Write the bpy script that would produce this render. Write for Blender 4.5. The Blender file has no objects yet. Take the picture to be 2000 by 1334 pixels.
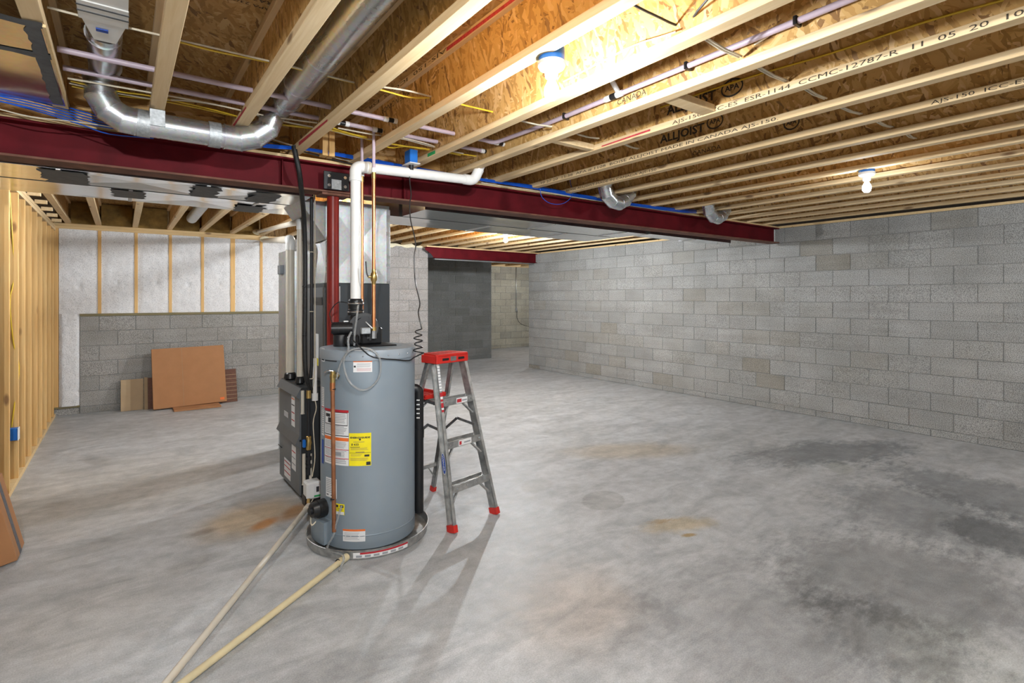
import bpy, bmesh, math, random
from math import sin, cos, pi, radians as R
from mathutils import Vector as V, Matrix, noise as mnoise
random.seed(7)

# ---------------------------------------------------------------- camera, world, exposure
S = bpy.context.scene
COL = S.collection
FPX, HOR, YAW, CAMH = 1028.4, 582.2, .637616, 1.554      # focal length (px), horizon row, yaw, eye height
cam = bpy.data.cameras.new('camera')
cam.sensor_width = 36; cam.lens = FPX / 2000 * 36; cam.shift_y = -(667 - HOR) / 2000
cam.clip_start = .05; cam.clip_end = 60
camo = bpy.data.objects.new('camera', cam); COL.objects.link(camo)
camo.location = (0, 0, CAMH); camo.rotation_euler = (pi / 2, 0, -YAW)
S.camera = camo
w = bpy.data.worlds.new('world'); S.world = w; w.use_nodes = True
w.node_tree.nodes['Background'].inputs[0].default_value = (.05, .05, .055, 1)
w.node_tree.nodes['Background'].inputs[1].default_value = 1
S.view_settings.view_transform = 'Standard'; S.view_settings.look = 'None'
S.view_settings.gamma = 1; S.view_settings.use_curve_mapping = False
S.view_settings.exposure = 0.4
BULB = 420; LAMPS = (2.8, .35, 10.5, 16, 3.2, 3.4, 3.5, 2.7)                                              # emission of each bare bulb
cy = S.cycles
cy.max_bounces = 9; cy.diffuse_bounces = 5; cy.glossy_bounces = 4; cy.adaptive_threshold = .02; cy.transmission_bounces = 6
cy.use_denoising = True; cy.sample_clamp_indirect = 6; cy.caustics_reflective = False; cy.caustics_refractive = False

SN, CN = sin(YAW), cos(YAW)
def ray(x, y):
    u = (x - 1000) / FPX
    return V((SN + u * CN, CN - u * SN, (HOR - y) / FPX))
EYE = V((0, 0, CAMH))
def atX(x, y, X): r = ray(x, y); return EYE + r * (X / r.x)
def atY(x, y, Y): r = ray(x, y); return EYE + r * (Y / r.y)
def atZ(x, y, Z): r = ray(x, y); return EYE + r * ((Z - CAMH) / r.z)
def atD(x, y, D): return EYE + ray(x, y) * D

# ---------------------------------------------------------------- mesh helpers
ORG = {}
class MB:
    def __init__(s): s.bm = bmesh.new()
    def _new(s, vs, fs, smooth=False):
        b = [s.bm.verts.new(v) for v in vs]
        for f in fs:
            try: s.bm.faces.new([b[i] for i in f]).smooth = smooth
            except ValueError: pass
        return s
    def box(s, mn, mx, bev=0, M=None, seg=1):
        mn, mx = V(mn), V(mx)
        t = bmesh.new()
        bmesh.ops.create_cube(t, size=1)
        for v in t.verts: v.co = V([(mn[i] + mx[i]) / 2 + v.co[i] * (mx[i] - mn[i]) for i in range(3)])
        if bev: bmesh.ops.bevel(t, geom=t.edges[:], offset=bev, segments=seg, profile=.5, affect='EDGES')
        s.take(t, M); return s
    def take(s, t, M=None, smooth=None):
        t.verts.index_update()
        b = [s.bm.verts.new(M @ v.co if M else v.co) for v in t.verts]
        for f in t.faces:
            try: s.bm.faces.new([b[v.index] for v in f.verts]).smooth = f.smooth if smooth is None else smooth
            except ValueError: pass
        t.free()
    def tube(s, pts, r, n=10, caps=True, smooth=True, closed=False):
        pts = [V(p) for p in pts]; m = len(pts)
        rr = r if isinstance(r, (list, tuple)) else [r] * m
        tan = []
        for i in range(m):
            if closed: t = pts[(i + 1) % m] - pts[i - 1]
            else:
                a = (pts[i] - pts[i - 1]).normalized() if i else V((0, 0, 0))
                c = (pts[i + 1] - pts[i]).normalized() if i < m - 1 else V((0, 0, 0))
                t = a + c
            tan.append(t.normalized() if t.length > 1e-9 else V((0, 0, 1)))
        up = V((0, 0, 1)) if abs(tan[0].z) < .9 else V((1, 0, 0))
        nrm = tan[0].cross(up).normalized()
        vs = []
        for i in range(m):
            nrm = (nrm - tan[i] * nrm.dot(tan[i])).normalized()
            bi = tan[i].cross(nrm)
            k = 1.0
            if 0 < i < m - 1 and not closed:
                cs = (pts[i] - pts[i - 1]).normalized().dot(tan[i]); k = 1 / max(cs, .6)
                bend = ((pts[i + 1] - pts[i]).normalized() - (pts[i] - pts[i - 1]).normalized())
                bend = bend.normalized() if bend.length > 1e-6 else None
            else: bend = None
            for j in range(n):
                a = 2 * pi * j / n
                o = (nrm * cos(a) + bi * sin(a)) * rr[i]
                if bend is not None and k > 1.0001: o += bend * (o.dot(bend)) * (k - 1)
                vs.append(pts[i] + o)
        fs = []
        for i in range(m if closed else m - 1):
            i2 = (i + 1) % m
            for j in range(n):
                j2 = (j + 1) % n
                fs.append((i * n + j, i * n + j2, i2 * n + j2, i2 * n + j))
        if caps and not closed:
            fs.append(tuple(range(n))[::-1]); fs.append(tuple((m - 1) * n + j for j in range(n)))
        b = [s.bm.verts.new(v) for v in vs]
        for f in fs: s.bm.faces.new([b[i] for i in f]).smooth = smooth and len(f) == 4
        return s
    def lathe(s, prof, o=(0, 0, 0), n=32, axis=None, smooth=True, a0=0, a1=2 * pi):
        o = V(o); M = axis.to_track_quat('Z', 'Y').to_matrix() if axis else Matrix.Identity(3)
        full = abs(a1 - a0 - 2 * pi) < 1e-6
        nn = n if full else n + 1
        b = []
        for r, z in prof:
            b.append([s.bm.verts.new(o + M @ V((r * cos(a0 + (a1 - a0) * j / n), r * sin(a0 + (a1 - a0) * j / n), z))) for j in range(nn)])
        for i in range(len(prof) - 1):
            for j in range(n):
                j2 = (j + 1) % nn
                q = [b[i][j], b[i][j2], b[i + 1][j2], b[i + 1][j]]
                try: s.bm.faces.new(q).smooth = smooth
                except ValueError: pass
        if full:
            if prof[0][0] > 1e-6: s.bm.faces.new(b[0][::-1])
            if prof[-1][0] > 1e-6: s.bm.faces.new(b[-1])
        return s
    def cyl(s, a, c, r, n=16, r2=None, smooth=True): return s.tube([a, c], [r, r if r2 is None else r2], n, True, smooth)
    def prism(s, poly, d, M=None):            # polygon in xy, extruded d along z
        m = len(poly); vs = [V((x, y, 0)) for x, y in poly] + [V((x, y, d)) for x, y in poly]
        if M: vs = [M @ v for v in vs]
        return s._new(vs, [tuple(range(m))[::-1], tuple(range(m, 2 * m))] + [(i, (i + 1) % m, m + (i + 1) % m, m + i) for i in range(m)])
    def quad(s, *p): return s._new(p, [tuple(range(len(p)))])
    def sphere(s, c, r, n=16, sc=(1, 1, 1)):
        t = bmesh.new(); bmesh.ops.create_uvsphere(t, u_segments=n, v_segments=max(6, n // 2), radius=r)
        for v in t.verts: v.co = V((v.co.x * sc[0], v.co.y * sc[1], v.co.z * sc[2])) + V(c)
        s.take(t, None, True); return s
    def build(s, name, m, parent=None, org=None, recalc=True):
        if recalc: bmesh.ops.recalc_face_normals(s.bm, faces=s.bm.faces[:])
        for e in s.bm.edges:
            if len(e.link_faces) == 2 and e.calc_face_angle(0) > .6: e.smooth = False
        if parent is not None: off = ORG[parent.name]
        elif org is not None: off = V(org)
        else:
            xs = [v.co for v in s.bm.verts]
            off = V(((min(v.x for v in xs) + max(v.x for v in xs)) / 2, (min(v.y for v in xs) + max(v.y for v in xs)) / 2, min(v.z for v in xs)))
        for v in s.bm.verts: v.co -= off
        me = bpy.data.meshes.new(name); s.bm.to_mesh(me); s.bm.free()
        me.materials.append(m)
        o = bpy.data.objects.new(name, me); COL.objects.link(o)
        if parent is not None: o.parent = parent; ORG[o.name] = off
        else: o.location = off; ORG[o.name] = off
        return o
def tag(o, label=None, cat=None, group=None, kind=None):
    if label: o['label'] = label
    if cat: o['category'] = cat
    if group: o['group'] = group
    if kind: o['kind'] = kind
    return o
def thing(name, loc, label, cat, group=None):
    o = bpy.data.objects.new(name, None); COL.objects.link(o); o.location = loc; o.empty_display_size = .1
    ORG[o.name] = V(loc); return tag(o, label, cat, group, 'thing')
def put(mesh, name, loc, parent=None, rot=None):    # one more object on a shared mesh, loc in world space
    o = bpy.data.objects.new(name, mesh); COL.objects.link(o)
    o.location = V(loc) - (ORG[parent.name] if parent else V((0, 0, 0))); o.parent = parent
    if rot: o.rotation_euler = rot
    ORG[o.name] = V(loc); return o
def curve(pts, k=6):                                # Catmull-Rom through points
    P = [V(p) for p in pts]; P = [P[0] * 2 - P[1]] + P + [P[-1] * 2 - P[-2]]; out = []
    for i in range(1, len(P) - 2):
        for j in range(k):
            t = j / k; a, b, c, d = P[i - 1], P[i], P[i + 1], P[i + 2]
            out.append(.5 * ((2 * b) + (c - a) * t + (2 * a - 5 * b + 4 * c - d) * t * t + (3 * b - a - 3 * c + d) * t ** 3))
    return out + [P[-2]]
def fillet(pts, rad, k=6):                          # polyline with rounded corners
    pts = [V(p) for p in pts]; out = [pts[0]]
    for i in range(1, len(pts) - 1):
        a, b, c = pts[i - 1], pts[i], pts[i + 1]
        d = min(rad, (a - b).length * .49, (c - b).length * .49)
        p, q = b + (a - b).normalized() * d, b + (c - b).normalized() * d
        for j in range(k + 1):
            t = j / k; out.append(p * (1 - t) ** 2 + b * 2 * t * (1 - t) + q * t * t)
    return out + [pts[-1]]
def text_into(mb, s, f, size=1, bold=.0, width=None, mirror=False):
    cu = bpy.data.curves.new('txt', 'FONT'); cu.body = s; cu.size = size; cu.resolution_u = 2; cu.offset = bold * size
    o = bpy.data.objects.new('txt', cu); COL.objects.link(o)
    dg = bpy.context.evaluated_depsgraph_get()
    me = bpy.data.meshes.new_from_object(o.evaluated_get(dg))
    w0 = max([v.co.x for v in me.vertices] or [1]); k = (width / w0) if width else 1
    b = [mb.bm.verts.new(f(v.co.x * k, v.co.y)) for v in me.vertices]
    for p in me.polygons:
        try: mb.bm.faces.new([b[i] for i in p.vertices])
        except ValueError: pass
    bpy.data.objects.remove(o); bpy.data.curves.remove(cu); bpy.data.meshes.remove(me)

# ---------------------------------------------------------------- materials
def nmat(name):
    m = bpy.data.materials.new(name); m.use_nodes = True
    nt = m.node_tree; return m, nt, nt.nodes['Principled BSDF']
def N(nt, t, **kw):
    n = nt.nodes.new(t)
    for k, v in kw.items(): setattr(n, k, v)
    return n
def L(nt, a, b): nt.links.new(a, b)
def ramp(nt, fac, stops, interp='LINEAR'):
    n = N(nt, 'ShaderNodeValToRGB'); n.color_ramp.interpolation = interp
    e = n.color_ramp.elements
    while len(e) < len(stops): e.new(.5)
    for el, (p, c) in zip(e, stops): el.position = p; el.color = (*c, 1)
    L(nt, fac, n.inputs[0]); return n.outputs[0]
def coords(nt, mode='world'):
    if mode == 'world': return N(nt, 'ShaderNodeNewGeometry').outputs['Position']
    return N(nt, 'ShaderNodeTexCoord').outputs['Object']
def mapping(nt, v, scale=(1, 1, 1), rot=(0, 0, 0), loc=(0, 0, 0), vt='POINT'):
    n = N(nt, 'ShaderNodeMapping', vector_type=vt)
    n.inputs['Scale'].default_value = scale; n.inputs['Rotation'].default_value = rot; n.inputs['Location'].default_value = loc
    L(nt, v, n.inputs[0]); return n.outputs[0]
def noise(nt, v, sc, det=4, rough=.55, dist=0, out='Fac'):
    n = N(nt, 'ShaderNodeTexNoise'); n.inputs['Scale'].default_value = sc; n.inputs['Detail'].default_value = det
    n.inputs['Roughness'].default_value = rough; n.inputs['Distortion'].default_value = dist
    L(nt, v, n.inputs['Vector']); return n.outputs[out]
def mix(nt, f, a, b, mode='MIX'):
    n = N(nt, 'ShaderNodeMix', data_type='RGBA', blend_type=mode)
    for i, x in ((0, f), (6, a), (7, b)):
        if isinstance(x, (int, float)): n.inputs[i].default_value = x
        elif isinstance(x, tuple): n.inputs[i].default_value = (*x, 1)
        else: L(nt, x, n.inputs[i])
    return n.outputs[2]
def math_(nt, op, a, b=0., c=None, clamp=False):
    n = N(nt, 'ShaderNodeMath', operation=op); n.use_clamp = clamp
    for i, x in enumerate((a, b, c)):
        if x is None: continue
        if isinstance(x, (int, float)): n.inputs[i].default_value = x
        else: L(nt, x, n.inputs[i])
    return n.outputs[0]
def bump(nt, h, p, strength=.3, dist=.01):
    n = N(nt, 'ShaderNodeBump'); n.inputs['Strength'].default_value = strength; n.inputs['Distance'].default_value = dist
    L(nt, h, n.inputs['Height']); L(nt, n.outputs[0], p.inputs['Normal'])
def plain(name, col, rough=.5, metal=0, var=.06, nscale=12, bmp=0, spec=.4, coat=0):
    m, nt, p = nmat(name)
    f = noise(nt, coords(nt), nscale, 5)
    a = tuple(c * (1 - var) for c in col); b = tuple(min(1, c * (1 + var)) for c in col)
    L(nt, ramp(nt, f, [(.3, a), (.7, b)]), p.inputs['Base Color'])
    p.inputs['Roughness'].default_value = rough; p.inputs['Metallic'].default_value = metal
    p.inputs['Specular IOR Level'].default_value = spec; p.inputs['Coat Weight'].default_value = coat
    if bmp: bump(nt, noise(nt, coords(nt), nscale * 6, 3), p, bmp, .004)
    return m
def wood(name, axis, c0, c1, rough=.75, knots=True):
    m, nt, p = nmat(name); pos = coords(nt)
    oi = N(nt, 'ShaderNodeObjectInfo')
    add = N(nt, 'ShaderNodeVectorMath', operation='ADD'); L(nt, pos, add.inputs[0])
    cmb = N(nt, 'ShaderNodeCombineXYZ')
    for i in range(3): L(nt, math_(nt, 'MULTIPLY', oi.outputs['Random'], 37.3 + 11 * i), cmb.inputs[i])
    L(nt, cmb.outputs[0], add.inputs[1]); pos = add.outputs[0]
    sc = [26, 26, 26]; sc[axis] = 1.2
    f = noise(nt, mapping(nt, pos, tuple(sc)), 1.6, 6, .6, .6)
    col = ramp(nt, f, [(.25, c0), (.5, tuple((a + b) / 2 for a, b in zip(c0, c1))), (.72, c1)])
    col = mix(nt, math_(nt, 'MULTIPLY', oi.outputs['Random'], .45), col, tuple(c * .78 * k for c, k in zip(c0, (1.05, 1, .9))))
    if knots:
        sk = [7, 7, 7]; sk[axis] = 2.6
        vo = N(nt, 'ShaderNodeTexVoronoi'); vo.inputs['Scale'].default_value = 1; L(nt, mapping(nt, pos, tuple(sk)), vo.inputs['Vector'])
        k = ramp(nt, vo.outputs['Distance'], [(.07, (1, 1, 1)), (.15, (0, 0, 0))])
        col = mix(nt, math_(nt, 'MULTIPLY', k, .75), col, (.13, .05, .018))
    L(nt, col, p.inputs['Base Color']); p.inputs['Roughness'].default_value = rough
    bump(nt, f, p, .15, .003); return m
def osb(name, plane='web', tint=1.0):
    m, nt, p = nmat(name); pos = coords(nt)
    nz = N(nt, 'ShaderNodeVectorMath', operation='SCALE'); nz.inputs[3].default_value = .05
    L(nt, noise(nt, pos, 9, 3, .6, 0, 'Color'), nz.inputs[0])
    ad = N(nt, 'ShaderNodeVectorMath', operation='ADD'); L(nt, pos, ad.inputs[0]); L(nt, nz.outputs[0], ad.inputs[1]); wp = ad.outputs[0]
    def flakes(ang, seed, k=1.0):                      # long chips lying in the plane of the board, turned by ang
        rot, sc = ((ang, 0, 0), (9 * k, 11 * k, 62 * k)) if plane == 'web' else ((0, 0, ang), (11 * k, 62 * k, 9 * k))
        v = mapping(nt, mapping(nt, wp, (1, 1, 1), rot), sc, (0, 0, 0), (seed, seed * 1.7, seed * 2.3))
        vo = N(nt, 'ShaderNodeTexVoronoi'); vo.inputs['Scale'].default_value = 1; L(nt, v, vo.inputs['Vector'])
        q = N(nt, 'ShaderNodeSeparateColor'); L(nt, vo.outputs['Color'], q.inputs[0]); return q
    F = [flakes(a, i * 3.1, k) for i, (a, k) in enumerate(((.12, 1), (.75, .9), (-.6, 1.1), (1.45, .8), (-1.15, 1)))]
    v, dk = F[0].outputs[0], math_(nt, 'GREATER_THAN', F[0].outputs[1], .93)
    for q in F[1:]:                                    # later layers lie on top where their chip exists
        on = math_(nt, 'GREATER_THAN', q.outputs[2], .62)
        v = mix(nt, on, v, q.outputs[0]); dk = mix(nt, on, dk, math_(nt, 'GREATER_THAN', q.outputs[1], .93))
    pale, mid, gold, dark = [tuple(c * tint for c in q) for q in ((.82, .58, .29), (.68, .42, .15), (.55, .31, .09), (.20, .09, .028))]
    col = ramp(nt, v, [(0, tuple(c * .8 for c in gold)), (.3, gold), (.5, mid), (.8, mid), (1, pale)])
    st = noise(nt, pos, 2.5, 5)
    col = mix(nt, .45, col, ramp(nt, st, [(.3, (.66, .62, .56)), (.7, (1.12, 1.1, 1.08))]), 'MULTIPLY')
    col = mix(nt, math_(nt, 'MULTIPLY', dk, .8), col, dark)
    L(nt, col, p.inputs['Base Color']); p.inputs['Roughness'].default_value = .6
    bump(nt, v, p, .2, .003); return m
def block_mat(name, cols, rnd=1.0):
    m, nt, p = nmat(name); pos = coords(nt)
    oi = N(nt, 'ShaderNodeObjectInfo')
    c = ramp(nt, oi.outputs['Random'], cols)
    f = noise(nt, pos, 130, 3, .7); g = noise(nt, pos, 2.2, 4)
    c = mix(nt, .8, c, ramp(nt, f, [(.38, (.28, .28, .28)), (.5, (.92, .92, .92)), (.62, (1.35, 1.35, 1.35))]), 'MULTIPLY')
    c = mix(nt, .55, c, ramp(nt, g, [(.3, (.74, .74, .72)), (.7, (1.12, 1.12, 1.12))]), 'MULTIPLY')
    h = noise(nt, mapping(nt, pos, (.5, .5, 9)), 1.5, 5)
    c = mix(nt, .35, c, ramp(nt, h, [(.35, (.8, .78, .74)), (.65, (1.1, 1.1, 1.1))]), 'MULTIPLY')
    L(nt, c, p.inputs['Base Color']); p.inputs['Roughness'].default_value = .95; p.inputs['Specular IOR Level'].default_value = .15
    bump(nt, f, p, .5, .006); return m
def galv(name, col=(.62, .64, .66), rough=.28, streak=(2, 2, 12), bp=.07):
    m, nt, p = nmat(name); pos = coords(nt)
    vo = N(nt, 'ShaderNodeTexVoronoi'); vo.inputs['Scale'].default_value = 55; L(nt, pos, vo.inputs['Vector'])
    c = mix(nt, .12, col, vo.outputs['Color'], 'OVERLAY')
    f = noise(nt, mapping(nt, pos, streak), 1.5, 4)
    c = mix(nt, .5, c, ramp(nt, f, [(.3, (.75, .75, .75)), (.7, (1.1, 1.1, 1.1))]), 'MULTIPLY')
    L(nt, c, p.inputs['Base Color']); p.inputs['Metallic'].default_value = .92
    r = math_(nt, 'MULTIPLY_ADD', f, .16, rough - .08); L(nt, r, p.inputs['Roughness'])
    bump(nt, noise(nt, pos, 5, 2), p, bp, .01); return m
def emit(name, col, st):
    m, nt, p = nmat(name); p.inputs['Base Color'].default_value = (*col, 1)
    p.inputs['Emission Color'].default_value = (*col, 1); p.inputs['Emission Strength'].default_value = st; return m
M = {}
GREY = [(0, (.345, .345, .337)), (.3, (.37, .37, .363)), (.6, (.39, .39, .383)), (.85, (.37, .367, .353)), (.96, (.345, .335, .312)), (1, (.30, .283, .25))]
M['block'] = block_mat('grey_block', GREY)
M['block_warm'] = block_mat('pale_block', [(0, (.35, .334, .328)), (.5, (.375, .357, .35)), (1, (.33, .315, .307))])
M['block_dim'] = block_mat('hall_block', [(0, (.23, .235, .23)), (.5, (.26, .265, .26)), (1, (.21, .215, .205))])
M['block_far'] = block_mat('far_block', [(0, (.44, .42, .35)), (.5, (.5, .48, .40)), (1, (.38, .37, .32))])
M['block_half'] = block_mat('half_wall_block', [(0, (.33, .32, .305)), (.5, (.365, .355, .34)), (1, (.30, .295, .28))])
M['mortar'] = plain('mortar', (.25, .25, .24), .95, 0, .12, 20, .4)
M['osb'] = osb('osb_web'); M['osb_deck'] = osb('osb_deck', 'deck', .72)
M['flange'] = wood('flange_lumber', 1, (.70, .49, .25), (.86, .68, .43))
M['stud'] = wood('stud_lumber', 2, (.66, .37, .12), (.82, .56, .25))
M['plate'] = wood('plate_lumber', 0, (.68, .47, .22), (.80, .60, .34))
M['treated'] = plain('treated_plate', (.20, .17, .09), .8)
M['red'] = plain('red_primer', (.105, .006, .010), .6, 0, .25, 5, spec=.12)
M['rust_dust'] = plain('dusty_primer', (.17, .075, .05), .8, 0, .3, 9)
M['redpost'] = plain('red_post_paint', (.24, .02, .015), .35, 0, .15, 6)
M['galv'] = galv('galvanised_steel'); M['galv2'] = galv('galvanised_trunk', (.74, .755, .76), .17, (1.2, 6, 6))
M['galvd'] = galv('galvanised_dull', (.56, .58, .59), .43, (2, 2, 6), .04)
M['foil'] = galv('foil_sheet', (.66, .65, .63), .16, (3, 3, 3))
M['mastic'] = plain('duct_mastic', (.11, .115, .12), .7, 0, .2, 25, .3)
M['tape'] = plain('foil_tape', (.42, .44, .45), .4, .7, .25, 60, .4)
M['shadowline'] = plain('dark_sealant', (.03, .03, .035), .8)
M['pvc'] = plain('white_pvc', (.78, .77, .74), .35, 0, .03)
M['pvcg'] = plain('aged_pvc', (.60, .55, .46), .4, 0, .06)
M['cpvc'] = plain('cream_pvc', (.62, .53, .33), .45, 0, .1, 9)
M['copper'] = plain('copper', (.74, .29, .125), .36, 1, .15, 8)
M['copperd'] = plain('aged_copper', (.30, .125, .06), .5, .55, .25, 14)
M['brass'] = plain('brass', (.55, .38, .14), .35, 1, .1)
M['chrome'] = plain('bright_steel', (.65, .66, .68), .22, 1, .05)
M['black'] = plain('black_plastic', (.012, .012, .013), .35)
M['blackm'] = plain('black_steel', (.015, .015, .017), .45, 0, .2)
M['rubber'] = plain('black_foam', (.012, .012, .012), .38, 0, .3, 40, .6)
M['jacket'] = plain('grey_enamel', (.235, .285, .33), .42, .15, .03, 6)
M['jacket_lid'] = plain('grey_lid', (.27, .31, .35), .38, .1, .03, 6)
M['furn'] = plain('furnace_grey', (.13, .14, .15), .42, .2, .08, 4)
M['furnd'] = plain('furnace_black', (.018, .02, .022), .5, 0, .1, 5)
M['coil'] = plain('coil_casing', (.045, .052, .058), .5, .1, .06, 5)
M['card'] = plain('cardboard', (.37, .18, .08), .85, 0, .05, 8, .1)
M['cardl'] = plain('pale_board', (.42, .31, .19), .85, 0, .06, 8, .1)
M['cardm'] = plain('tan_board', (.33, .235, .14), .85, 0, .06, 8, .1)
M['cardd'] = plain('dark_board', (.12, .05, .03), .7, 0, .2, 30)
M['tapegrey'] = plain('packing_tape', (.10, .10, .11), .5, 0, .3, 60)
M['alu'] = plain('aluminium', (.42, .42, .41), .45, .8, .3, 22)
M['alud'] = plain('scuffed_aluminium', (.20, .20, .20), .55, .6, .3, 22)
M['redp'] = plain('red_plastic', (.55, .022, .015), .35, 0, .1, 8)
M['bluep'] = plain('blue_box', (.012, .14, .50), .4, 0, .08)
M['bluec'] = plain('blue_cable', (.006, .085, .50), .4, 0, .12)
M['yelc'] = plain('yellow_cable', (.68, .46, .03), .45, 0, .08)
M['whc'] = plain('white_cable', (.62, .55, .42), .5, 0, .1)
M['pex'] = plain('violet_pex', (.50, .40, .46), .35, 0, .08)
M['whitep'] = plain('white_plastic', (.80, .80, .79), .4, 0, .03)
M['paper'] = plain('label_paper', (.74, .74, .74), .6, 0, .02)
M['ink'] = plain('black_ink', (.03, .03, .035), .8)
M['inkg'] = plain('grey_ink', (.30, .31, .33), .8)
M['stamp'] = plain('stamp_ink', (.06, .045, .03), .85, 0, .4, 50)
M['lred'] = plain('label_red', (.42, .02, .03), .6); M['lor'] = plain('label_orange', (.75, .16, .03), .6)
M['lyel'] = plain('label_yellow', (.85, .72, .01), .55); M['lgreen'] = plain('label_green', (.03, .35, .10), .6)
M['lblue'] = plain('label_blue', (.02, .07, .35), .6); M['brownl'] = plain('label_brown', (.26, .17, .11), .6)
M['redpaint'] = plain('red_spray', (.50, .05, .06), .8, 0, .3, 60)
M['foam'] = plain('spray_foam', (.72, .66, .48), .9, 0, .1, 30, .6)
M['batt'] = plain('brown_batt', (.24, .145, .04), .95, 0, .45, 7, .9)
M['insul'] = None
def make_insul():
    m, nt, p = nmat('white_insulation'); pos = coords(nt)
    f = noise(nt, pos, 75, 5, .75); g = noise(nt, pos, 9, 4)
    c = ramp(nt, f, [(.33, (.40, .39, .40)), (.41, (.76, .755, .76)), (.58, (.90, .895, .90))])
    L(nt, mix(nt, .3, c, ramp(nt, g, [(.3, (.8, .8, .8)), (.6, (1, 1, 1))]), 'MULTIPLY'), p.inputs['Base Color'])
    p.inputs['Roughness'].default_value = .95; bump(nt, f, p, .8, .012); return m
M['insul'] = make_insul()
def make_hose():
    m, nt, p = nmat('clear_vinyl'); p.inputs['Base Color'].default_value = (.86, .88, .88, 1)
    p.inputs['Transmission Weight'].default_value = .75; p.inputs['Roughness'].default_value = .12; p.inputs['IOR'].default_value = 1.3; return m
M['hose'] = make_hose()
def bulb_mat(k): return emit('lit_bulb', (.92, .965, 1.0), BULB * k)
def make_floor():
    m, nt, p = nmat('concrete_floor'); pos = coords(nt)
    n1 = noise(nt, pos, .55, 6, .62, .4); n2 = noise(nt, mapping(nt, pos, (1, 2.6, 1), (0, 0, .5)), 1.7, 7, .7, .8)
    n3 = noise(nt, pos, 9, 6, .7); n4 = noise(nt, pos, 160, 3, .6)
    c = ramp(nt, n2, [(.30, (.33, .342, .352)), (.46, (.425, .439, .450)), (.62, (.52, .535, .548))])
    c = mix(nt, .6, c, ramp(nt, n1, [(.3, (.86, .85, .83)), (.7, (1.1, 1.1, 1.12))]), 'MULTIPLY')
    c = mix(nt, .5, c, ramp(nt, n3, [(.35, (.70, .70, .70)), (.62, (1.14, 1.14, 1.14))]), 'MULTIPLY')
    c = mix(nt, .5, c, ramp(nt, n4, [(.36, (.66, .66, .66)), (.62, (1.15, 1.15, 1.15))]), 'MULTIPLY')
    wob = noise(nt, pos, 2.6, 6, .7, .3); wob2 = noise(nt, mapping(nt, pos, (3, 7, 1), (0, 0, -.5)), 2.2, 6, .75)
    def blob(cx, cy_, rx, ry, rot, col, amt, soft=.35, w1=.9, w2=.0, base=None):
        nonlocal c
        v = mapping(nt, pos, (rx, ry, 50), (0, 0, rot), (cx, cy_, 0), 'TEXTURE')
        ln = N(nt, 'ShaderNodeVectorMath', operation='LENGTH'); L(nt, v, ln.inputs[0])
        d = math_(nt, 'ADD', ln.outputs['Value'], math_(nt, 'MULTIPLY', math_(nt, 'SUBTRACT', wob, .5), w1))
        if w2: d = math_(nt, 'ADD', d, math_(nt, 'MULTIPLY', math_(nt, 'SUBTRACT', wob2, .5), w2))
        mr = N(nt, 'ShaderNodeMapRange', interpolation_type='SMOOTHSTEP'); L(nt, d, mr.inputs[0])
        mr.inputs[1].default_value = 1 - soft; mr.inputs[2].default_value = 1 + soft; mr.inputs[3].default_value = amt; mr.inputs[4].default_value = 0
        c = mix(nt, mr.outputs[0], c, col, 'MULTIPLY')
    def pb(px, py, rx, ry, rot, col, amt, **k):
        q = atZ(px, py, 0); blob(q.x, q.y, rx, ry, rot, col, amt, **k)
    damp = (.56, .57, .58)
    pb(1625, 883, .95, .34, -.35, damp, 1, soft=.45, w1=1.3, w2=2.4)         # damp patches by the block wall
    pb(1920, 965, .75, .42, 1.25, damp, .9, soft=.3, w1=1.0, w2=1.8)
    pb(1800, 1000, .55, .55, .9, (.62, .63, .64), .9, soft=.5, w1=1.2, w2=2.2)
    pb(1960, 1050, .35, .25, 1.1, (.52, .53, .54), 1, soft=.3, w1=.8, w2=1.5)
    pb(1760, 1130, .55, .60, .5, (.60, .60, .60), 1, soft=.35, w1=1.0, w2=1.4)
    pb(1500, 1230, .55, .55, .3, (.72, .72, .72), 1, soft=.6, w1=1.4, w2=2.0)
    pb(1730, 1240, .30, .30, .3, (.66, .66, .66), 1, soft=.4, w1=1.2, w2=1.6)
    pb(1640, 912, .22, .10, .4, (.86, .86, .82), 1, soft=.3)
    pb(1178, 977, .20, .16, .5, (.80, .79, .77), 1, soft=.06, w1=.5)        # old puddle marks
    pb(1048, 948, .17, .12, .5, (.86, .85, .83), 1, soft=.15, w1=.6)
    pb(1230, 880, .62, .24, -.5, (1.0, .86, .68), .8, soft=.5, w1=.9)       # rust tints
    pb(1325, 1025, .26, .10, -.4, (1.0, .84, .60), .9, soft=.5, w1=1.1, w2=1.6)
    pb(1345, 1045, .05, .022, -.4, (.75, .5, .2), .9, soft=.5, w1=1.1, w2=2)
    pb(1290, 1018, .10, .03, -.4, (.85, .66, .42), .7, soft=.6, w1=1.1, w2=2.5)
    pb(1120, 1180, .38, .30, .4, (1.0, .91, .84), 1, soft=.6, w1=1.0)
    pb(490, 1010, .34, .24, .6, (1.0, .78, .54), 1, soft=.55, w1=1.0)
    pb(515, 1024, .10, .05, .7, (.95, .50, .18), .95, soft=.6, w1=1.2)
    pb(575, 1000, .16, .07, .9, (.75, .44, .2), .9, soft=.6, w1=1.0)
    pb(180, 960, .9, .8, .4, (1.0, .95, .88), 1, soft=.6, w1=.8)
    pb(180, 1200, .4, .4, .4, (1.0, .97, .93), .8, soft=.6, w1=.8)
    pb(185, 900, .07, .25, .35, (.74, .72, .70), .8, soft=.6, w1=1.3, w2=1.5)
    pb(395, 1040, .08, .05, .3, (.55, .52, .50), .8, soft=.5, w1=1.2, w2=1.5)
    pb(110, 985, .14, .06, .3, (.72, .70, .68), .8, soft=.5, w1=1.2, w2=1.5)
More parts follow.
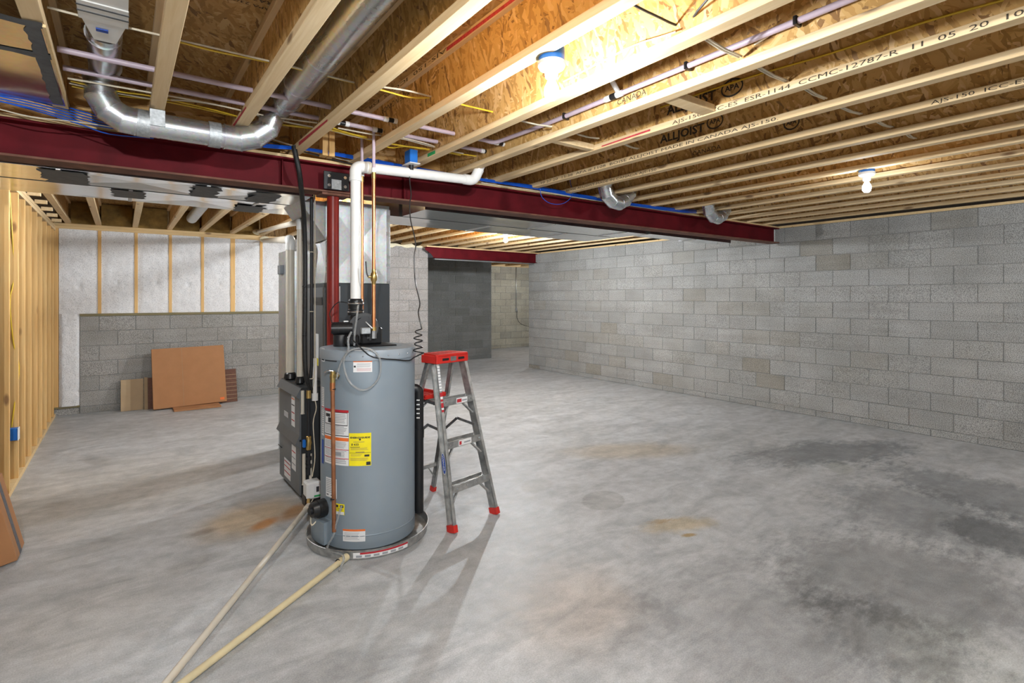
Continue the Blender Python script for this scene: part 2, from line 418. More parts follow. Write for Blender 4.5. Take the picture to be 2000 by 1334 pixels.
    pb(380, 1100, .16, .08, .3, (.72, .70, .67), .8, soft=.5, w1=1.2, w2=1.5)
    pb(1260, 830, .55, .10, -.5, (.78, .78, .79), .8, soft=.6, w1=1.2, w2=1.2)
    pb(1880, 1290, .35, .30, .3, (1.03, 1.04, 1.0), 1, soft=.5, w1=.6)
    L(nt, c, p.inputs['Base Color'])
    L(nt, math_(nt, 'MULTIPLY_ADD', n2, .25, .40), p.inputs['Roughness']); p.inputs['Specular IOR Level'].default_value = .5
    bump(nt, n4, p, .1, .003); return m
M['floor'] = make_floor()

# ---------------------------------------------------------------- the setting
B, C8 = .4064, .2032
XR, YF, ZJ = 7.316, 9.130, 2.548          # right wall face, back wall face, underside of joists
def rise(name, mn, mx, m): return tag(MB().box(mn, mx).build(name, m, org=(0, 0, 0)), kind='structure')
floor = rise('floor', (-2.5, -3.2, -.12), (11.8, 13.8, 0), M['floor'])
bmesh_cache = {}
def block_mesh(L_, H_, mat, axis):
    key = (round(L_, 4), round(H_, 4), mat.name, axis)
    if key not in bmesh_cache:
        g = .0036; d = .06
        mb = MB()
        if axis == 'x': mb.box((g, 0, g), (L_ - g, d, H_ - g), .0035)
        else: mb.box((0, g, g), (d, L_ - g, H_ - g), .0035)
        me = bpy.data.meshes.new('block'); bmesh.ops.recalc_face_normals(mb.bm, faces=mb.bm.faces[:]); mb.bm.to_mesh(me); mb.bm.free()
        me.materials.append(mat); bmesh_cache[key] = me
    return bmesh_cache[key]
def lay(wall, axis, plane, a0, a1, zs, joint0, mat, rows_odd=0):
    """courses of blocks: a0..a1 along the wall, zs = course boundaries, joint0 = a joint in even rows"""
    for r in range(len(zs) - 1):
        z0, z1 = zs[r], zs[r + 1]
        off = joint0 + (B / 2 if (r + rows_odd) % 2 else 0)
        k = math.floor((a0 - off) / B + 1e-6); p = a0
        while p < a1 - 1e-4:
            q = min(off + B * (k + 1), a1); k += 1
            if q - p > .03:
                j = random.uniform(-.0018, .0018)
                loc = (p, plane + j, z0) if axis == 'x' else (plane + j, p, z0)
                put(block_mesh(q - p, z1 - z0, mat, axis), 'block', loc, wall)
            p = q
ZR = [0, .0797] + [.0797 + C8 * (i + 1) for i in range(12)]
wr = rise('wall_right', (XR + .006, -3.2, 0), (XR + .2, 9.24, 2.518), M['mortar'])
lay(wr, 'y', XR, 9.25 - B * 20.5, 9.25, ZR, 8.6637, M['block'], 1)
MB().box((XR - .004, -3.2, 2.5185), (XR + .14, 9.2, ZJ - .001)).build('sill_plate', M['plate'], wr)
# back wall: insulated stud wall on a half-height block wall, then full-height pale block
wb = rise('wall_back', (-.455, YF + .006, 0), (2.3, YF + .2, 1.309), M['mortar'])
ZB = [0, .09] + [.09 + C8 * (i + 1) for i in range(6)]
lay(wb, 'x', YF, -.455, 2.3, ZB, -.252 + B / 2, M['block_half'], 1)
MB().box((2.3, YF + .006, 0), (4.745, YF + .2, 2.52)).build('block_backing', M['mortar'], wb)
ZP = [0, .09] + [.09 + C8 * (i + 1) for i in range(12)]
lay(wb, 'x', YF, 2.3, 4.75, ZP, 4.75, M['block_warm'], 1)
MB().box((-.455, YF - .012, 1.309), (2.3, YF + .14, 1.343)).build('bottom_plate', M['treated'], wb)
MB().box((-.72, YF + .02, 0), (-.455, YF + .2, .09), .004).build('ledge_block', M['block_half'], wb)
MB().box((-.72, YF - .0, .09), (-.455, YF + .14, .115), .002).build('ledge_plate', M['treated'], wb)
for z in (2.474, 2.511): MB().box((-.72, YF - .008, z), (2.3, YF + .14, z + .036), .002).build('top_plate', M['plate'], wb)
sx = [-.245 + B * k for k in range(6)] + [2.19]
for i, x in enumerate(sx):
    wd = .062 if i == 4 else .038
    MB().box((x - wd / 2, YF - .003, 1.343), (x + wd / 2, YF + .14, 2.474), .002).build('stud', M['stud'], wb)
MB().box((-.72, YF + .145, .1), (2.3, YF + .16, 2.9)).build('sheathing', M['osb_deck'], wb)
MB().box((-.72, YF - .006, .115), (-.672, YF + .14, 2.474), .002).build('stud', M['stud'], wb)
def fluff(x0, x1, z0, z1, hole, puff=.012):
    mb = MB(); nx, nz = max(5, int((x1 - x0) / .016)), int((z1 - z0) / .02); g = []
    for j in range(nz + 1):
        row = []
        for i in range(nx + 1):
            x, z = x0 + (x1 - x0) * i / nx, z0 + (z1 - z0) * j / nz
            e = min(i, nx - i) / nx * 2; y = YF + .012 - puff * min(1, e * 3)
            y += .006 * mnoise.noise(V((x * 40, z * 40, 3))) + .008 * mnoise.noise(V((x * 11, z * 11, 8)))
            if hole:
                d = math.hypot(x - hole[0], (z - hole[1]))
                if d < .05: y += .035 * (1 - d / .05) * (.6 + .6 * mnoise.noise(V((x * 90, z * 90, 1))))
            row.append(mb.bm.verts.new((x, y, z)))
        g.append(row)
    for j in range(nz):
        for i in range(nx): mb.bm.faces.new((g[j][i], g[j][i + 1], g[j + 1][i + 1], g[j + 1][i])).smooth = True
    return mb.build('insulation_panel', M['insul'], wb)
edges = [-.668] + sx
for i in range(len(edges) - 1):
    a = edges[i] + (.019 if i else 0); b = edges[i + 1] - (.031 if i + 1 == 5 else .019)
    hx = [155 / 1, 228, 306, 369, 429, 489, 535][i]; hz = [560, 552, 553, 556, 556, 562, 560][i]
    h = atY(hx, hz, YF)
    fluff(a, b, 1.343, 2.474, (h.x, h.z))
fluff(-.668, -.457, .115, 1.345, (atY(150, 765, YF).x, atY(150, 765, YF).z), .03)
jx_far = [-.575] + [.15 + B * k for k in range(-1, 5)]
for i in range(len(jx_far) - 1):
    a, b = jx_far[i] + .03, jx_far[i + 1] - .03
    mb = MB(); g = []
    for j in range(9):
        row = []
        for k in range(13):
            x = a + (b - a) * k / 12; z = ZJ + .001 + .29 * j / 8
            row.append(mb.bm.verts.new((x, YF + .0 - .05 * sin(j / 8 * pi) + .02 * mnoise.noise(V((x * 9, z * 9, 1))), z)))
        g.append(row)
    for j in range(8):
        for k in range(12): mb.bm.faces.new((g[j][k], g[j][k + 1], g[j + 1][k + 1], g[j + 1][k])).smooth = True
    mb.build('rim_insulation', M['batt'], wb)
mb = MB()                                                     # foam bead along the top of the pale wall
mb.tube([(2.4 + .1 * i, YF + .02, 2.535 + .014 * sin(i * 2.3)) for i in range(24)], [.035 + .016 * sin(i * 1.7) for i in range(24)], 8)
mb.build('foam_bead', M['foam'], wb)
# left stud wall
wl = tag(MB().box((-.789, 3.6, 0), (-.70, YF - .01, .038), .002).build('wall_left', M['plate'], org=(0, 0, 0)), kind='structure')
def yleft(px): return atX(px, 600, -.70).y
for z in (2.44, 2.478): MB().box((-.789, 5.2, z), (-.70, YF - .01, z + .036), .002).build('top_plate', M['flange'], wl)
st = [yleft(x) for x in (20, 37.5, 50, 62, 73.5, 83, 92, 100, 105.6)]
st += [st[0] - .43 * k for k in (1, 2, 3, 4)]
for y in st: MB().box((-.788, y - .038, .038), (-.701, y, 2.44 if y > 5.2 else 2.22), .002).build('stud', M['stud'], wl)
MB().box((-.789, 3.6, 2.22), (-.70, 5.2, 2.256), .002).build('top_plate', M['flange'], wl)
for k in range(7):
    y = 5.5 + k * .52
    MB().box((-.70, y - .019, 2.50), (-.605, y + .019, 2.538), .002).build('blocking', M['flange'], wl)
# the hall beyond the opening
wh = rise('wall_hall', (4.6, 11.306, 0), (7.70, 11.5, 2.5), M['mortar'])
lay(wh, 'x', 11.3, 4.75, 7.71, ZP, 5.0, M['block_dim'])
wf = rise('wall_far', (7.5, 13.306, 0), (11.7, 13.5, 2.55), M['mortar'])
lay(wf, 'x', 13.3, 8.6, 11.2, ZP, 9.0, M['block_far'])
MB().box((8.6, 13.27, 2.53), (11.2, 13.4, 2.60)).build('sill_plate', M['plate'], wf)
rise('wall_end', (11.6, 9, 0), (11.8, 13.8, 2.9), M['mortar'])
rise('wall_side', (-2.5, -3.2, 0), (-2.4, 9.3, 2.9), M['mortar'])
rise('wall_front', (-2.5, -3.2, 0), (7.5, -3.0, 2.9), M['mortar'])
rise('wall_passage', (7.5, 9.1, 0), (11.8, 9.25, 2.9), M['mortar'])
# ceiling: deck panels on I-joists
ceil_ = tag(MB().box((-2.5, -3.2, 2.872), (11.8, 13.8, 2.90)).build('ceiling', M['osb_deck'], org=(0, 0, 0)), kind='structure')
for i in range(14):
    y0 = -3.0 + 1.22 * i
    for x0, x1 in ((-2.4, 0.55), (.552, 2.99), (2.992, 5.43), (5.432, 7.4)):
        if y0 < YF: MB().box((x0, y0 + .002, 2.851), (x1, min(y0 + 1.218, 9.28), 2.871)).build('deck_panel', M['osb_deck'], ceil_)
fl = {}
def joist(x, y0, y1, par=ceil_):
    key = round(y1 - y0, 3)
    if key not in fl:
        ln = y1 - y0
        a = MB().box((-.0048, 0, .036), (.0048, ln, .264)); bmesh.ops.recalc_face_normals(a.bm, faces=a.bm.faces[:])
        me = bpy.data.meshes.new('joist'); a.bm.to_mesh(me); a.bm.free(); me.materials.append(M['osb'])
        f = MB().box((-.0318, 0, 0), (.0318, ln, .038), .002); bmesh.ops.recalc_face_normals(f.bm, faces=f.bm.faces[:])
        mf = bpy.data.meshes.new('flange'); f.bm.to_mesh(mf); f.bm.free(); mf.materials.append(M['flange'])
        fl[key] = (me, mf)
    me, mf = fl[key]
    o = put(me, 'joist', (x, y0, ZJ), par)
    put(mf, 'flange', (x, y0, ZJ), o); put(mf, 'flange', (x, y0, ZJ + .264), o)
    return o
JX = {k: .15 + B * k for k in range(-3, 18)}
JO = {}
for k, x in JX.items():
    if k >= -1: JO[k] = joist(x, -2.95, 3.86)
    if k >= -1 and x < 4.7: joist(x, 3.87, YF - .0)
    elif k >= -1: joist(x, 3.87, 9.13)
joist(-.575, 3.87, YF)
for k in (-3, -2): joist(JX[k] - .1, -2.95, 3.86)
for x in (7.8, 8.4, 9.0, 9.6, 10.2, 10.8): joist(x, 9.3, 13.3)
# blocking seen between two joists
MB().box((JX[5] + .033, 1.62, ZJ + .006), (JX[6] - .034, 1.70, ZJ + .044), .002).build('joist_block', M['flange'], ceil_)
MB().box((JX[5] + .036, 2.52, ZJ + .004), (JX[6] - .036, 2.57, ZJ + .042), .002).build('joist_block', M['flange'], ceil_)
for k in range(-1, 17): MB().box((JX[k] + .006, 3.965, ZJ + .002), (JX[k + 1] - .006, 3.985, ZJ + .30)).build('blocking_panel', M['osb'], ceil_)  # blocking over the beam, added to stop light from the far bays
MB().box((JX[-1] - .9, 3.965, ZJ + .002), (JX[-1] - .006, 3.985, ZJ + .30)).build('blocking_panel', M['osb'], ceil_)
for x in (1.12, 1.165): MB().box((x, 3.72, ZJ), (x + .04, 3.80, 2.84), .002).build('squash_block', M['stud'], ceil_)
# ink stamped on the joists
def side_text(k, s, px0, px1, y0, hh, zc, dx=-.0330, flip=False, bold=0, size=1.0):
    X = JX[k] + dx
    a = atX(px0, y0, X).y; b = atX(px1, y0, X).y; mb = MB()
    if not flip: f = lambda u, v: V((X, a - u, zc + v * hh))
    else: f = lambda u, v: V((X, b + u, zc - v * hh))
    text_into(mb, s, f, 1.0, bold, abs(a - b))
    bmesh.ops.recalc_face_normals(mb.bm, faces=mb.bm.faces[:])
    mb.build('printed_text', M['stamp'], JO[k] )
side_text(6, 'AJS-150  ICC-ES  ESR-1144  CCMC-12787-R  11  05  20  10', 1313, 2000, 100, .030, ZJ + .007)
side_text(7, '10 27 20  15:38  APA # 1108  BOISE ALLJOIST MADE IN CANADA AJS-150.', 1055, 1520, 300, .028, ZJ + .008)
side_text(8, 'BOISE ALLJOIST MADE IN CANADA AJS-150', 1105, 1282, 340, .028, ZJ + .008)
side_text(8, 'AJS-150  ICC-ES', 1818, 2010, 180, .028, ZJ + .008)
side_text(3, 'AJS-150  ICC-ES  ESR', 720, 872, 150, .030, ZJ + .292, flip=True)
side_text(6, 'ALLJOIST', 1303, 1398, 200, .075, ZJ + .085, -.0055, bold=.03)
side_text(7, 'ALLJOIST', 1290, 1376, 260, .075, ZJ + .075, -.0055, bold=.03)
side_text(8, 'CANADA', 1352, 1408, 296, .045, ZJ + .06, -.0055)
side_text(5, 'CANADA', 1205, 1262, 240, .045, ZJ + .06, -.0055)
side_text(3, 'MADE IN CANADA', 745, 800, 205, .05, ZJ + .24, -.0055, flip=True)
for k, p0, p1, y in ((6, 1408, 1452, 178), (7, 1380, 1413, 240), (8, 1530, 1562, 240)):   # oval grade marks
    X = JX[k] - .0056; a, b = atX(p0, y, X).y, atX(p1, y, X).y; cyc = (a + b) / 2; ry = abs(a - b) / 2; mb = MB(); z = ZJ + .115
    n = 28; o = [mb.bm.verts.new((X, cyc + ry * cos(t * 2 * pi / n), z + .048 * sin(t * 2 * pi / n))) for t in range(n)]
    q = [mb.bm.verts.new((X, cyc + (ry - .009) * cos(t * 2 * pi / n), z + .038 * sin(t * 2 * pi / n))) for t in range(n)]
    for t in range(n): mb.bm.faces.new((o[t], o[(t + 1) % n], q[(t + 1) % n], q[t]))
    text_into(mb, 'APA', lambda u, v: V((X, cyc + ry * .62 - u, z - .012 + v * .04)), 1.0, .03, ry * 1.25)
    mb.build('printed_logo', M['stamp'], JO[k])
X = JX[6] - .0331
MB().quad((X, atX(1175, 280, X).y, ZJ + .008), (X, atX(1270, 260, X).y, ZJ + .012), (X, atX(1270, 260, X).y, ZJ + .024), (X, atX(1175, 280, X).y, ZJ + .016)).build('paint_mark', M['redpaint'], JO[6])
X = JX[3] - .0331
MB().quad((X, atX(872, 90, X).y, ZJ + .27), (X, atX(1010, 0, X).y, ZJ + .266), (X, atX(1010, 0, X).y, ZJ + .283), (X, atX(872, 90, X).y, ZJ + .29)).build('paint_mark', M['redpaint'], JO[3])
X = JX[4] - .0331
MB().quad((X, atX(835, 305, X).y, ZJ + .006), (X, atX(850, 300, X).y, ZJ + .006), (X, atX(850, 300, X).y, ZJ + .030), (X, atX(835, 305, X).y, ZJ + .03)).build('paint_mark', M['lgreen'], JO[4])

for k, a0, a1 in ((1, 3.05, 3.6), (2, 3.0, 3.6)):
    X = JX[k] - .0331
    MB().quad((X, a0, ZJ + .002), (X, a1, ZJ + .002), (X, a1, ZJ + .026), (X, a0, ZJ + .014)).build('paint_mark', M['redpaint'], JO[k])
mb = MB(); q = atZ(535, 6, 2.85)
text_into(mb, 'RATED SHEATHING', lambda u, v: V((q.x - u, q.y + v * .04, 2.8495)), 1.0, .01, .42)
text_into(mb, 'APA 23/32 EXPOSURE 1', lambda u, v: V((q.x - u, q.y + .06 + v * .03, 2.8495)), 1.0, .01, .40)
mb.build('printed_text', M['stamp'], ceil_)

# ---------------------------------------------------------------- steel
def ybeam(x): return 3.935 - .0268 * (x + .5)
def ibeam(name, p0, p1, z0, z1, hw, label, cat, cope=False):
    p0, p1 = V((*p0, 0)), V((*p1, 0)); d = (p1 - p0).normalized(); n = V((-d.y, d.x, 0)); ln = (p1 - p0).length
    t = thing(name, (*((p0 + p1) / 2).xy, z0), label, cat)
    Mx = Matrix(((d.x, n.x, 0, p0.x), (d.y, n.y, 0, p0.y), (0, 0, 1, 0), (0, 0, 0, 1)))
    f = .013
    MB().box((0, -hw, z0), (ln, hw, z0 + f), .002, Mx).build('bottom_flange', M['rust_dust'], t)
    MB().box((0, -hw, z1 - f), (ln, hw, z1), .002, Mx).build('top_flange', M['red'], t)
    MB().box((0, -.004, z0 + f), (ln, .004, z1 - f), 0, Mx).build('web', M['red'], t)
    return t, Mx
beam, BM = ibeam('steel_beam', (-2.38, ybeam(-2.38)), (7.30, ybeam(7.30)), 2.313, 2.520, .083, 'long dark red steel I-beam running under all the joists', 'beam')
MB().box((0, -.055, 2.5205), (9.68, .08, ZJ - .001), .002, BM).build('nailer_plate', M['plate'], beam)
for px in (547, 780): # stiffener marks
    q = atY(px, 330, 3.92)
    MB().box((q.x - .003, ybeam(q.x) - .05, 2.327), (q.x + .003, ybeam(q.x) - .005, 2.506)).build('stiffener', M['red'], beam)
pt = thing('steel_post', (1.245, ybeam(1.245), 0), 'round red steel post carrying the long beam behind the water heater', 'post')
py = ybeam(1.245)
MB().cyl((1.245, py, .012), (1.245, py, 2.295), .043, 28).build('shaft', M['redpost'], pt)
MB().box((1.165, py - .08, 0), (1.325, py + .08, .012), .002).build('base_plate', M['redpost'], pt)
MB().box((1.145, py - .075, 2.295), (1.345, py + .075, 2.312), .002).build('cap_plate', M['rust_dust'], pt)
cp = MB().box((1.15, py - .094, 2.33), (1.335, py - .086, 2.46), .003).build('splice_plate', M['blackm'], beam)
for dx in (.035, .15):
    for z in (2.36, 2.425): MB().cyl((1.15 + dx, py - .105, z), (1.15 + dx, py - .094, z), .012, 6, smooth=False).build('bolt', M['chrome'], cp)
MB().box((1.205, py - .0965, 2.335), (1.275, py - .0945, 2.405)).build('sticker', M['tape'], cp)
p1 = atX(0, 0, 1) if 0 else None
MB().box((1.245 + .033, py - .047, 1.52), (1.27 + .012, py - .036, 1.64)).build('sticker', M['paper'], pt)
lt = thing('lintel_beam', (6.0, 9.0, 2.33), 'short red steel beam over the opening to the hall', 'beam')
Mr = Matrix(((1, 0, 0, 0), (0, 0, 1, 8.995), (0, 1, 0, 0), (0, 0, 0, 1)))
MB().prism([(4.62, 2.525), (7.312, 2.525), (7.312, 2.335), (4.80, 2.335), (4.74, 2.40), (4.66, 2.45), (4.62, 2.47)], .008, Mr).build('web', M['red'], lt)
MB().box((4.80, 8.95, 2.323), (7.312, 9.05, 2.335), .001).build('bottom_flange', M['red'], lt)
MB().box((4.62, 8.93, 2.512), (7.312, 9.07, 2.524), .001).build('top_flange', M['red'], lt)
MB().box((4.62, 8.93, 2.524), (7.312, 9.07, ZJ - .001), .001).build('nailer_plate', M['plate'], lt)
MB().box((4.85, 9.05, 2.30), (7.3, 9.125, 2.318), .001).build('shelf_angle', M['galvd'], lt)

# ---------------------------------------------------------------- light fittings
def lamp(x, y, zt, label, k=1.0, box=True):
    t = thing('bulb_holder_lamp', (x, y, zt), label, 'lamp', 'bare bulbs in white holders on the ceiling')
    if box:
        MB().lathe([(.052, .0), (.054, .002), (.054, .055), (.05, .057)], (x, y, zt), 24).build('junction_box', M['bluep'], t)
    MB().lathe([(.056, 0), (.058, -.004), (.057, -.016), (.05, -.026), (.03, -.034), (.026, -.06), (.024, -.064)], (x, y, zt), 28).build('holder', M['whitep'], t)
    b = MB().lathe([(.013, -.06), (.0145, -.075), (.02, -.088), (.028, -.104), (.0305, -.122), (.027, -.14), (.017, -.153), (.0, -.157)], (x, y, zt), 24).build('bulb', bulb_mat(k), t)
    return t
lamp(1.43, 1.655, 2.53, 'lit bare bulb in white holder under blue round box, nearest the top of the photo', LAMPS[0])
lamp(4.66, 1.65, 2.532, 'lit bare bulb in white holder under the joists by the right block wall', LAMPS[1])
lamp(4.56, 6.31, 2.532, 'lit bare bulb glowing behind the steel beam near the hall opening', LAMPS[2])
lamp(-.25, -1.1, 2.532, 'lit bare bulb behind the viewpoint at the left, outside the photo', LAMPS[3])
lamp(5.6, -.9, 2.532, 'unseen fill bulb added behind the viewpoint at the right', LAMPS[4])  # added for general fill, no known fitting here
lamp(1.9, 6.0, 2.532, 'unseen fill bulb added in the back room, hidden behind the furnace', LAMPS[5])  # added out of view to brighten the back room
lamp(.215, 5.30, 2.532, 'unseen fill bulb added in the back room, hidden above the left trunk ducts', LAMPS[7])  # second added fill, lifts the insulated wall and left floor
lamp(9.6, 11.0, 2.532, 'unseen bulb added to light the passage behind the right block wall', LAMPS[6])  # added out of view so the passage is lit

# ---------------------------------------------------------------- sheet metal ducts
def trunk(name, x0, x1, y0, y1, label, group, seams, z0=2.308, z1=2.50, patches=()):
    t = thing(name, ((x0 + x1) / 2, (y0 + y1) / 2, z0), label, 'duct', group)
    xs = [x0] + list(seams) + [x1]
    for a, b in zip(xs[:-1], xs[1:]):
        mb = MB(); cz = z0 + .010                                     # cross-broken bottom, slight dent
        c = [(a, y0), (b, y0), (b, y1), (a, y1)]
        lo = [mb.bm.verts.new((x, y, z0)) for x, y in c]; hi = [mb.bm.verts.new((x, y, z1)) for x, y in c]
        m = mb.bm.verts.new(((a + b) / 2, (y0 + y1) / 2, cz))
        for i in range(4):
            mb.bm.faces.new((lo[i], lo[(i + 1) % 4], m)); mb.bm.faces.new((lo[i], lo[(i + 1) % 4], hi[(i + 1) % 4], hi[i]))
        mb.bm.faces.new(hi); mb.build('duct_section', M['galv2'], t)
    for x in seams: MB().box((x - .012, y0 + .002, z0 - .006), (x + .012, y1 - .002, z1 - .002), .002).build('joint_strip', M['galvd'], t)
    for x, wd, ya, yb in patches:
        mb = MB(); n = 9; lo = []; hi = []
        for i in range(n + 1):
            y = ya + (yb - ya) * i / n
            lo.append(mb.bm.verts.new((x - wd / 2 + random.uniform(-.02, .02), y, z0 - .0075))); hi.append(mb.bm.verts.new((x + wd / 2 + random.uniform(-.02, .02), y, z0 - .0075)))
        for i in range(n): mb.bm.faces.new((lo[i], hi[i], hi[i + 1], lo[i + 1]))
        mb.build('mastic_patch', M['mastic'], t)
    return t
G = 'rectangular trunk ducts beside the beam'
trunk('trunk_duct', -2.3, 1.14, 4.045, 4.50, 'wide flat trunk duct along the beam, left of the furnace', G, (-.30, .47), patches=((-.28, .22, 4.06, 4.5), (.47, .17, 4.06, 4.5), (.85, .17, 4.06, 4.5)))
trunk('trunk_duct', -2.3, 1.30, 4.535, 5.05, 'second flat trunk duct, farther from the beam, left of the furnace', G, (.05, .86), patches=((.04, .20, 4.54, 4.86), (.86, .22, 4.7, 5.05)))
trunk('trunk_duct', 2.075, 4.97, 4.045, 4.50, 'flat trunk duct along the beam, right of the furnace', G, (3.55, 4.62))
trunk('trunk_duct', 1.83, 4.96, 4.535, 5.05, 'second flat trunk duct, farther from the beam, right of the furnace', G, (3.1, 4.15))
trunk('trunk_duct', 5.0, 6.7, 4.01, 4.27, 'narrower end piece of the trunk duct near the right block wall', G, (5.9,))
# plenum, coil casing, furnace
def crossbox(mn, mx, dent, name, m, par):
    mb = MB(); x0, y0, z0 = mn; x1, y1, z1 = mx
    c = [(x0, y0), (x1, y0), (x1, y1), (x0, y1)]
    lo = [mb.bm.verts.new((x, y, z0)) for x, y in c]; hi = [mb.bm.verts.new((x, y, z1)) for x, y in c]
    ctr = V(((x0 + x1) / 2, (y0 + y1) / 2, (z0 + z1) / 2))
    for i in range(4):
        j = (i + 1) % 4; p = (lo[i].co + lo[j].co + hi[i].co + hi[j].co) / 4; p += (p - ctr).normalized() * dent
        m_ = mb.bm.verts.new(p)
        for a, b in ((lo[i], lo[j]), (lo[j], hi[j]), (hi[j], hi[i]), (hi[i], lo[i])): mb.bm.faces.new((a, b, m_))
    mb.bm.faces.new(lo[::-1]); mb.bm.faces.new(hi); return mb.build(name, m, par)
FX0, FX1, FY0, FY1 = 1.09, 1.82, 4.19, 4.83
pl = thing('supply_plenum', (1.56, 4.48, 1.674), 'shiny cross-broken sheet metal plenum above the dark coil casing', 'duct')
crossbox((1.305, 4.205, 1.676), (1.82, 4.76, 2.33), -.025, 'plenum_box', M['galvd'], pl)
MB().box((1.298, 4.198, 1.676), (1.33, 4.23, 2.30), .002).build('corner_seam', M['galv'], pl)
MB().box((1.795, 4.198, 1.676), (1.826, 4.23, 2.30), .002).build('corner_seam', M['galv'], pl)
mb = MB(); mb._new([(1.10, 4.25, 2.32), (1.305, 4.25, 2.02), (1.305, 4.74, 2.02), (1.10, 4.74, 2.32), (1.305, 4.25, 2.32), (1.305, 4.74, 2.32)],
                   [(0, 1, 2, 3), (0, 4, 1), (3, 2, 5), (0, 3, 5, 4)]); mb.build('takeoff_hood', M['galvd'], pl)
co = thing('coil_cabinet', (1.56, 4.48, .87), 'dark grey cooling coil casing on top of the furnace', 'furnace part')
MB().box((1.30, 4.20, .868), (1.825, 4.78, 1.674), .006).build('casing', M['coil'], co)
MB().box((1.293, 4.24, .90), (1.30, 4.72, 1.64), .002).build('access_panel', M['furn'], co)
MB().box((1.288, 4.30, 1.50), (1.293, 4.60, 1.56)).build('slot', M['black'], co)
MB().box((1.29, 4.40, 1.00), (1.2925, 4.47, 1.26)).build('label', M['paper'], co)
MB().box((1.2885, 4.40, 1.00), (1.29, 4.47, 1.06)).build('label_band', M['lyel'], co)
fu = thing('gas_furnace', (1.455, 4.51, 0), 'tall dark grey gas furnace behind the water heater', 'furnace')
MB().box((FX0 + .012, FY0, .03), (FX1, FY1, .866), .004).build('cabinet', M['furnd'], fu)
MB().box((FX0 + .03, FY0 + .02, 0), (FX1 - .02, FY1 - .02, .03)).build('base', M['black'], fu)
def fpoly(name, pts, par, m=M['furn'], d=.014, x=FX0):         # polygon in (Y,Z) on the front (facing -X)
    Mx = Matrix(((0, 0, 1, x), (1, 0, 0, 0), (0, 1, 0, 0), (0, 0, 0, 1)))
    return MB().prism(pts, d, Mx).build(name, m, par)
ud = fpoly('upper_door', [(4.195, .47), (4.825, .47), (4.825, .84), (4.195, .84)], fu)
ld = fpoly('lower_door', [(4.195, .045), (4.825, .045), (4.825, .455), (4.195, .455)], fu)
mb = MB(); mb._new([(FX0 - .03, 4.2, .435), (FX0 - .03, 4.82, .435), (FX0, 4.82, .50), (FX0, 4.2, .50), (FX0, 4.2, .41), (FX0, 4.82, .41)], [(0, 1, 2, 3), (0, 4, 5, 1), (0, 3, 4), (1, 5, 2)])
mb.build('door_handle_rail', M['furn'], fu)
mb = MB(); mb._new([(FX0 - .025, 4.2, .80), (FX0 - .025, 4.82, .80), (FX0 + .01, 4.82, .862), (FX0 + .01, 4.2, .862), (FX0, 4.2, .78), (FX0, 4.82, .78)], [(0, 1, 2, 3), (0, 4, 5, 1), (0, 3, 4), (1, 5, 2)])
mb.build('top_cap_rail', M['furn'], fu)
def flabel(par, y0, y1, z0, z1, bands, m=M['paper']):
    x = FX0 - .001
    l = MB().box((x - .001, y0, z0), (x, y1, z1)).build('label', m, par)
    for (f, c) in bands: MB().box((x - .0018, y0 + .008, z0 + (z1 - z0) * f - .004), (x - .001, y1 - .008, z0 + (z1 - z0) * f + .004)).build('label_band', M[c], l)
flabel(ud, 4.33, 4.43, .54, .78, [(.2, 'lred'), (.45, 'lred'), (.7, 'ink'), (.9, 'lor')])
flabel(ld, 4.30, 4.42, .20, .39, [(.5, 'inkg'), (.75, 'lred'), (.25, 'inkg')])
flabel(ld, 4.46, 4.66, .08, .23, [(.3, 'lred'), (.6, 'lred'), (.85, 'lred')])
MB().box((FX0 - .004, 4.52, .575), (FX0, 4.66, .62), .002).build('badge', M['chrome'], ud)
lg = MB(); lg.cyl((FX0 - .012, 4.82, .3), (FX0 - .012, 4.70, .3), .004, 6); lg.build('latch', M['black'], ld)
rd = thing('return_duct', (1.55, 5.65, 0), 'tall pale sheet metal return duct standing behind the furnace', 'duct')
crossbox((1.30, 5.50, 0), (1.85, 5.80, 2.02), .006, 'duct_body', M['galvd'], rd)
q = atX(552, 527, 1.296)
MB().box((1.262, 5.58, q.z - .045), (1.30, 5.68, q.z + .045), .004).build('control_box', M['furn'], rd)
# ---- round pipes
def arc(c, a, b, r, n=5, deg=90):
    a, b = V(a), V(b); return [V(c) + a * (r * cos(R(deg) * i / n)) + b * (r * sin(R(deg) * i / n)) for i in range(n + 1)]
def gored(t, path, r, name='elbow', m=None):
    mb = MB().tube(path, r, 24, smooth=True)
    mb.bm.verts.ensure_lookup_table(); mb.bm.verts.index_update()
    for e in mb.bm.edges:
        if e.verts[0].index // 24 == e.verts[1].index // 24: e.smooth = False
    o = mb.build(name, m or M['galv'], t)
    for i in range(len(path)):
        a = path[max(0, i - 1)]; b = path[min(len(path) - 1, i + 1)]; d = (V(b) - V(a)).normalized()
        MB().cyl(V(path[i]) - d * .0035, V(path[i]) + d * .0035, r + .003, 24).build('seam', M['galv'], o)
    return o
PR = .066; PZ, PY = 2.478, 3.40
cr = thing('crossover_duct', (.25, PY, PZ), 'shiny round duct with two elbows crossing below the joists at the left', 'duct')
MB().cyl((.06, PY, PZ), (.47, PY, PZ), PR, 32).build('pipe', M['galv'], cr)
gored(cr, [V((.06, PY, PZ)), V((.01, PY, PZ + .004)), V((-.05, PY, PZ + .04)), V((-.085, PY, PZ + .105)), V((-.09, PY, PZ + .19))], PR + .003)
gored(cr, [V((.47, PY, PZ)), V((.55, PY, PZ + .0)), V((.625, PY - .01, PZ + .025)), V((.69, PY - .02, PZ + .085)), V((.72, PY - .03, PZ + .17))], PR + .003)
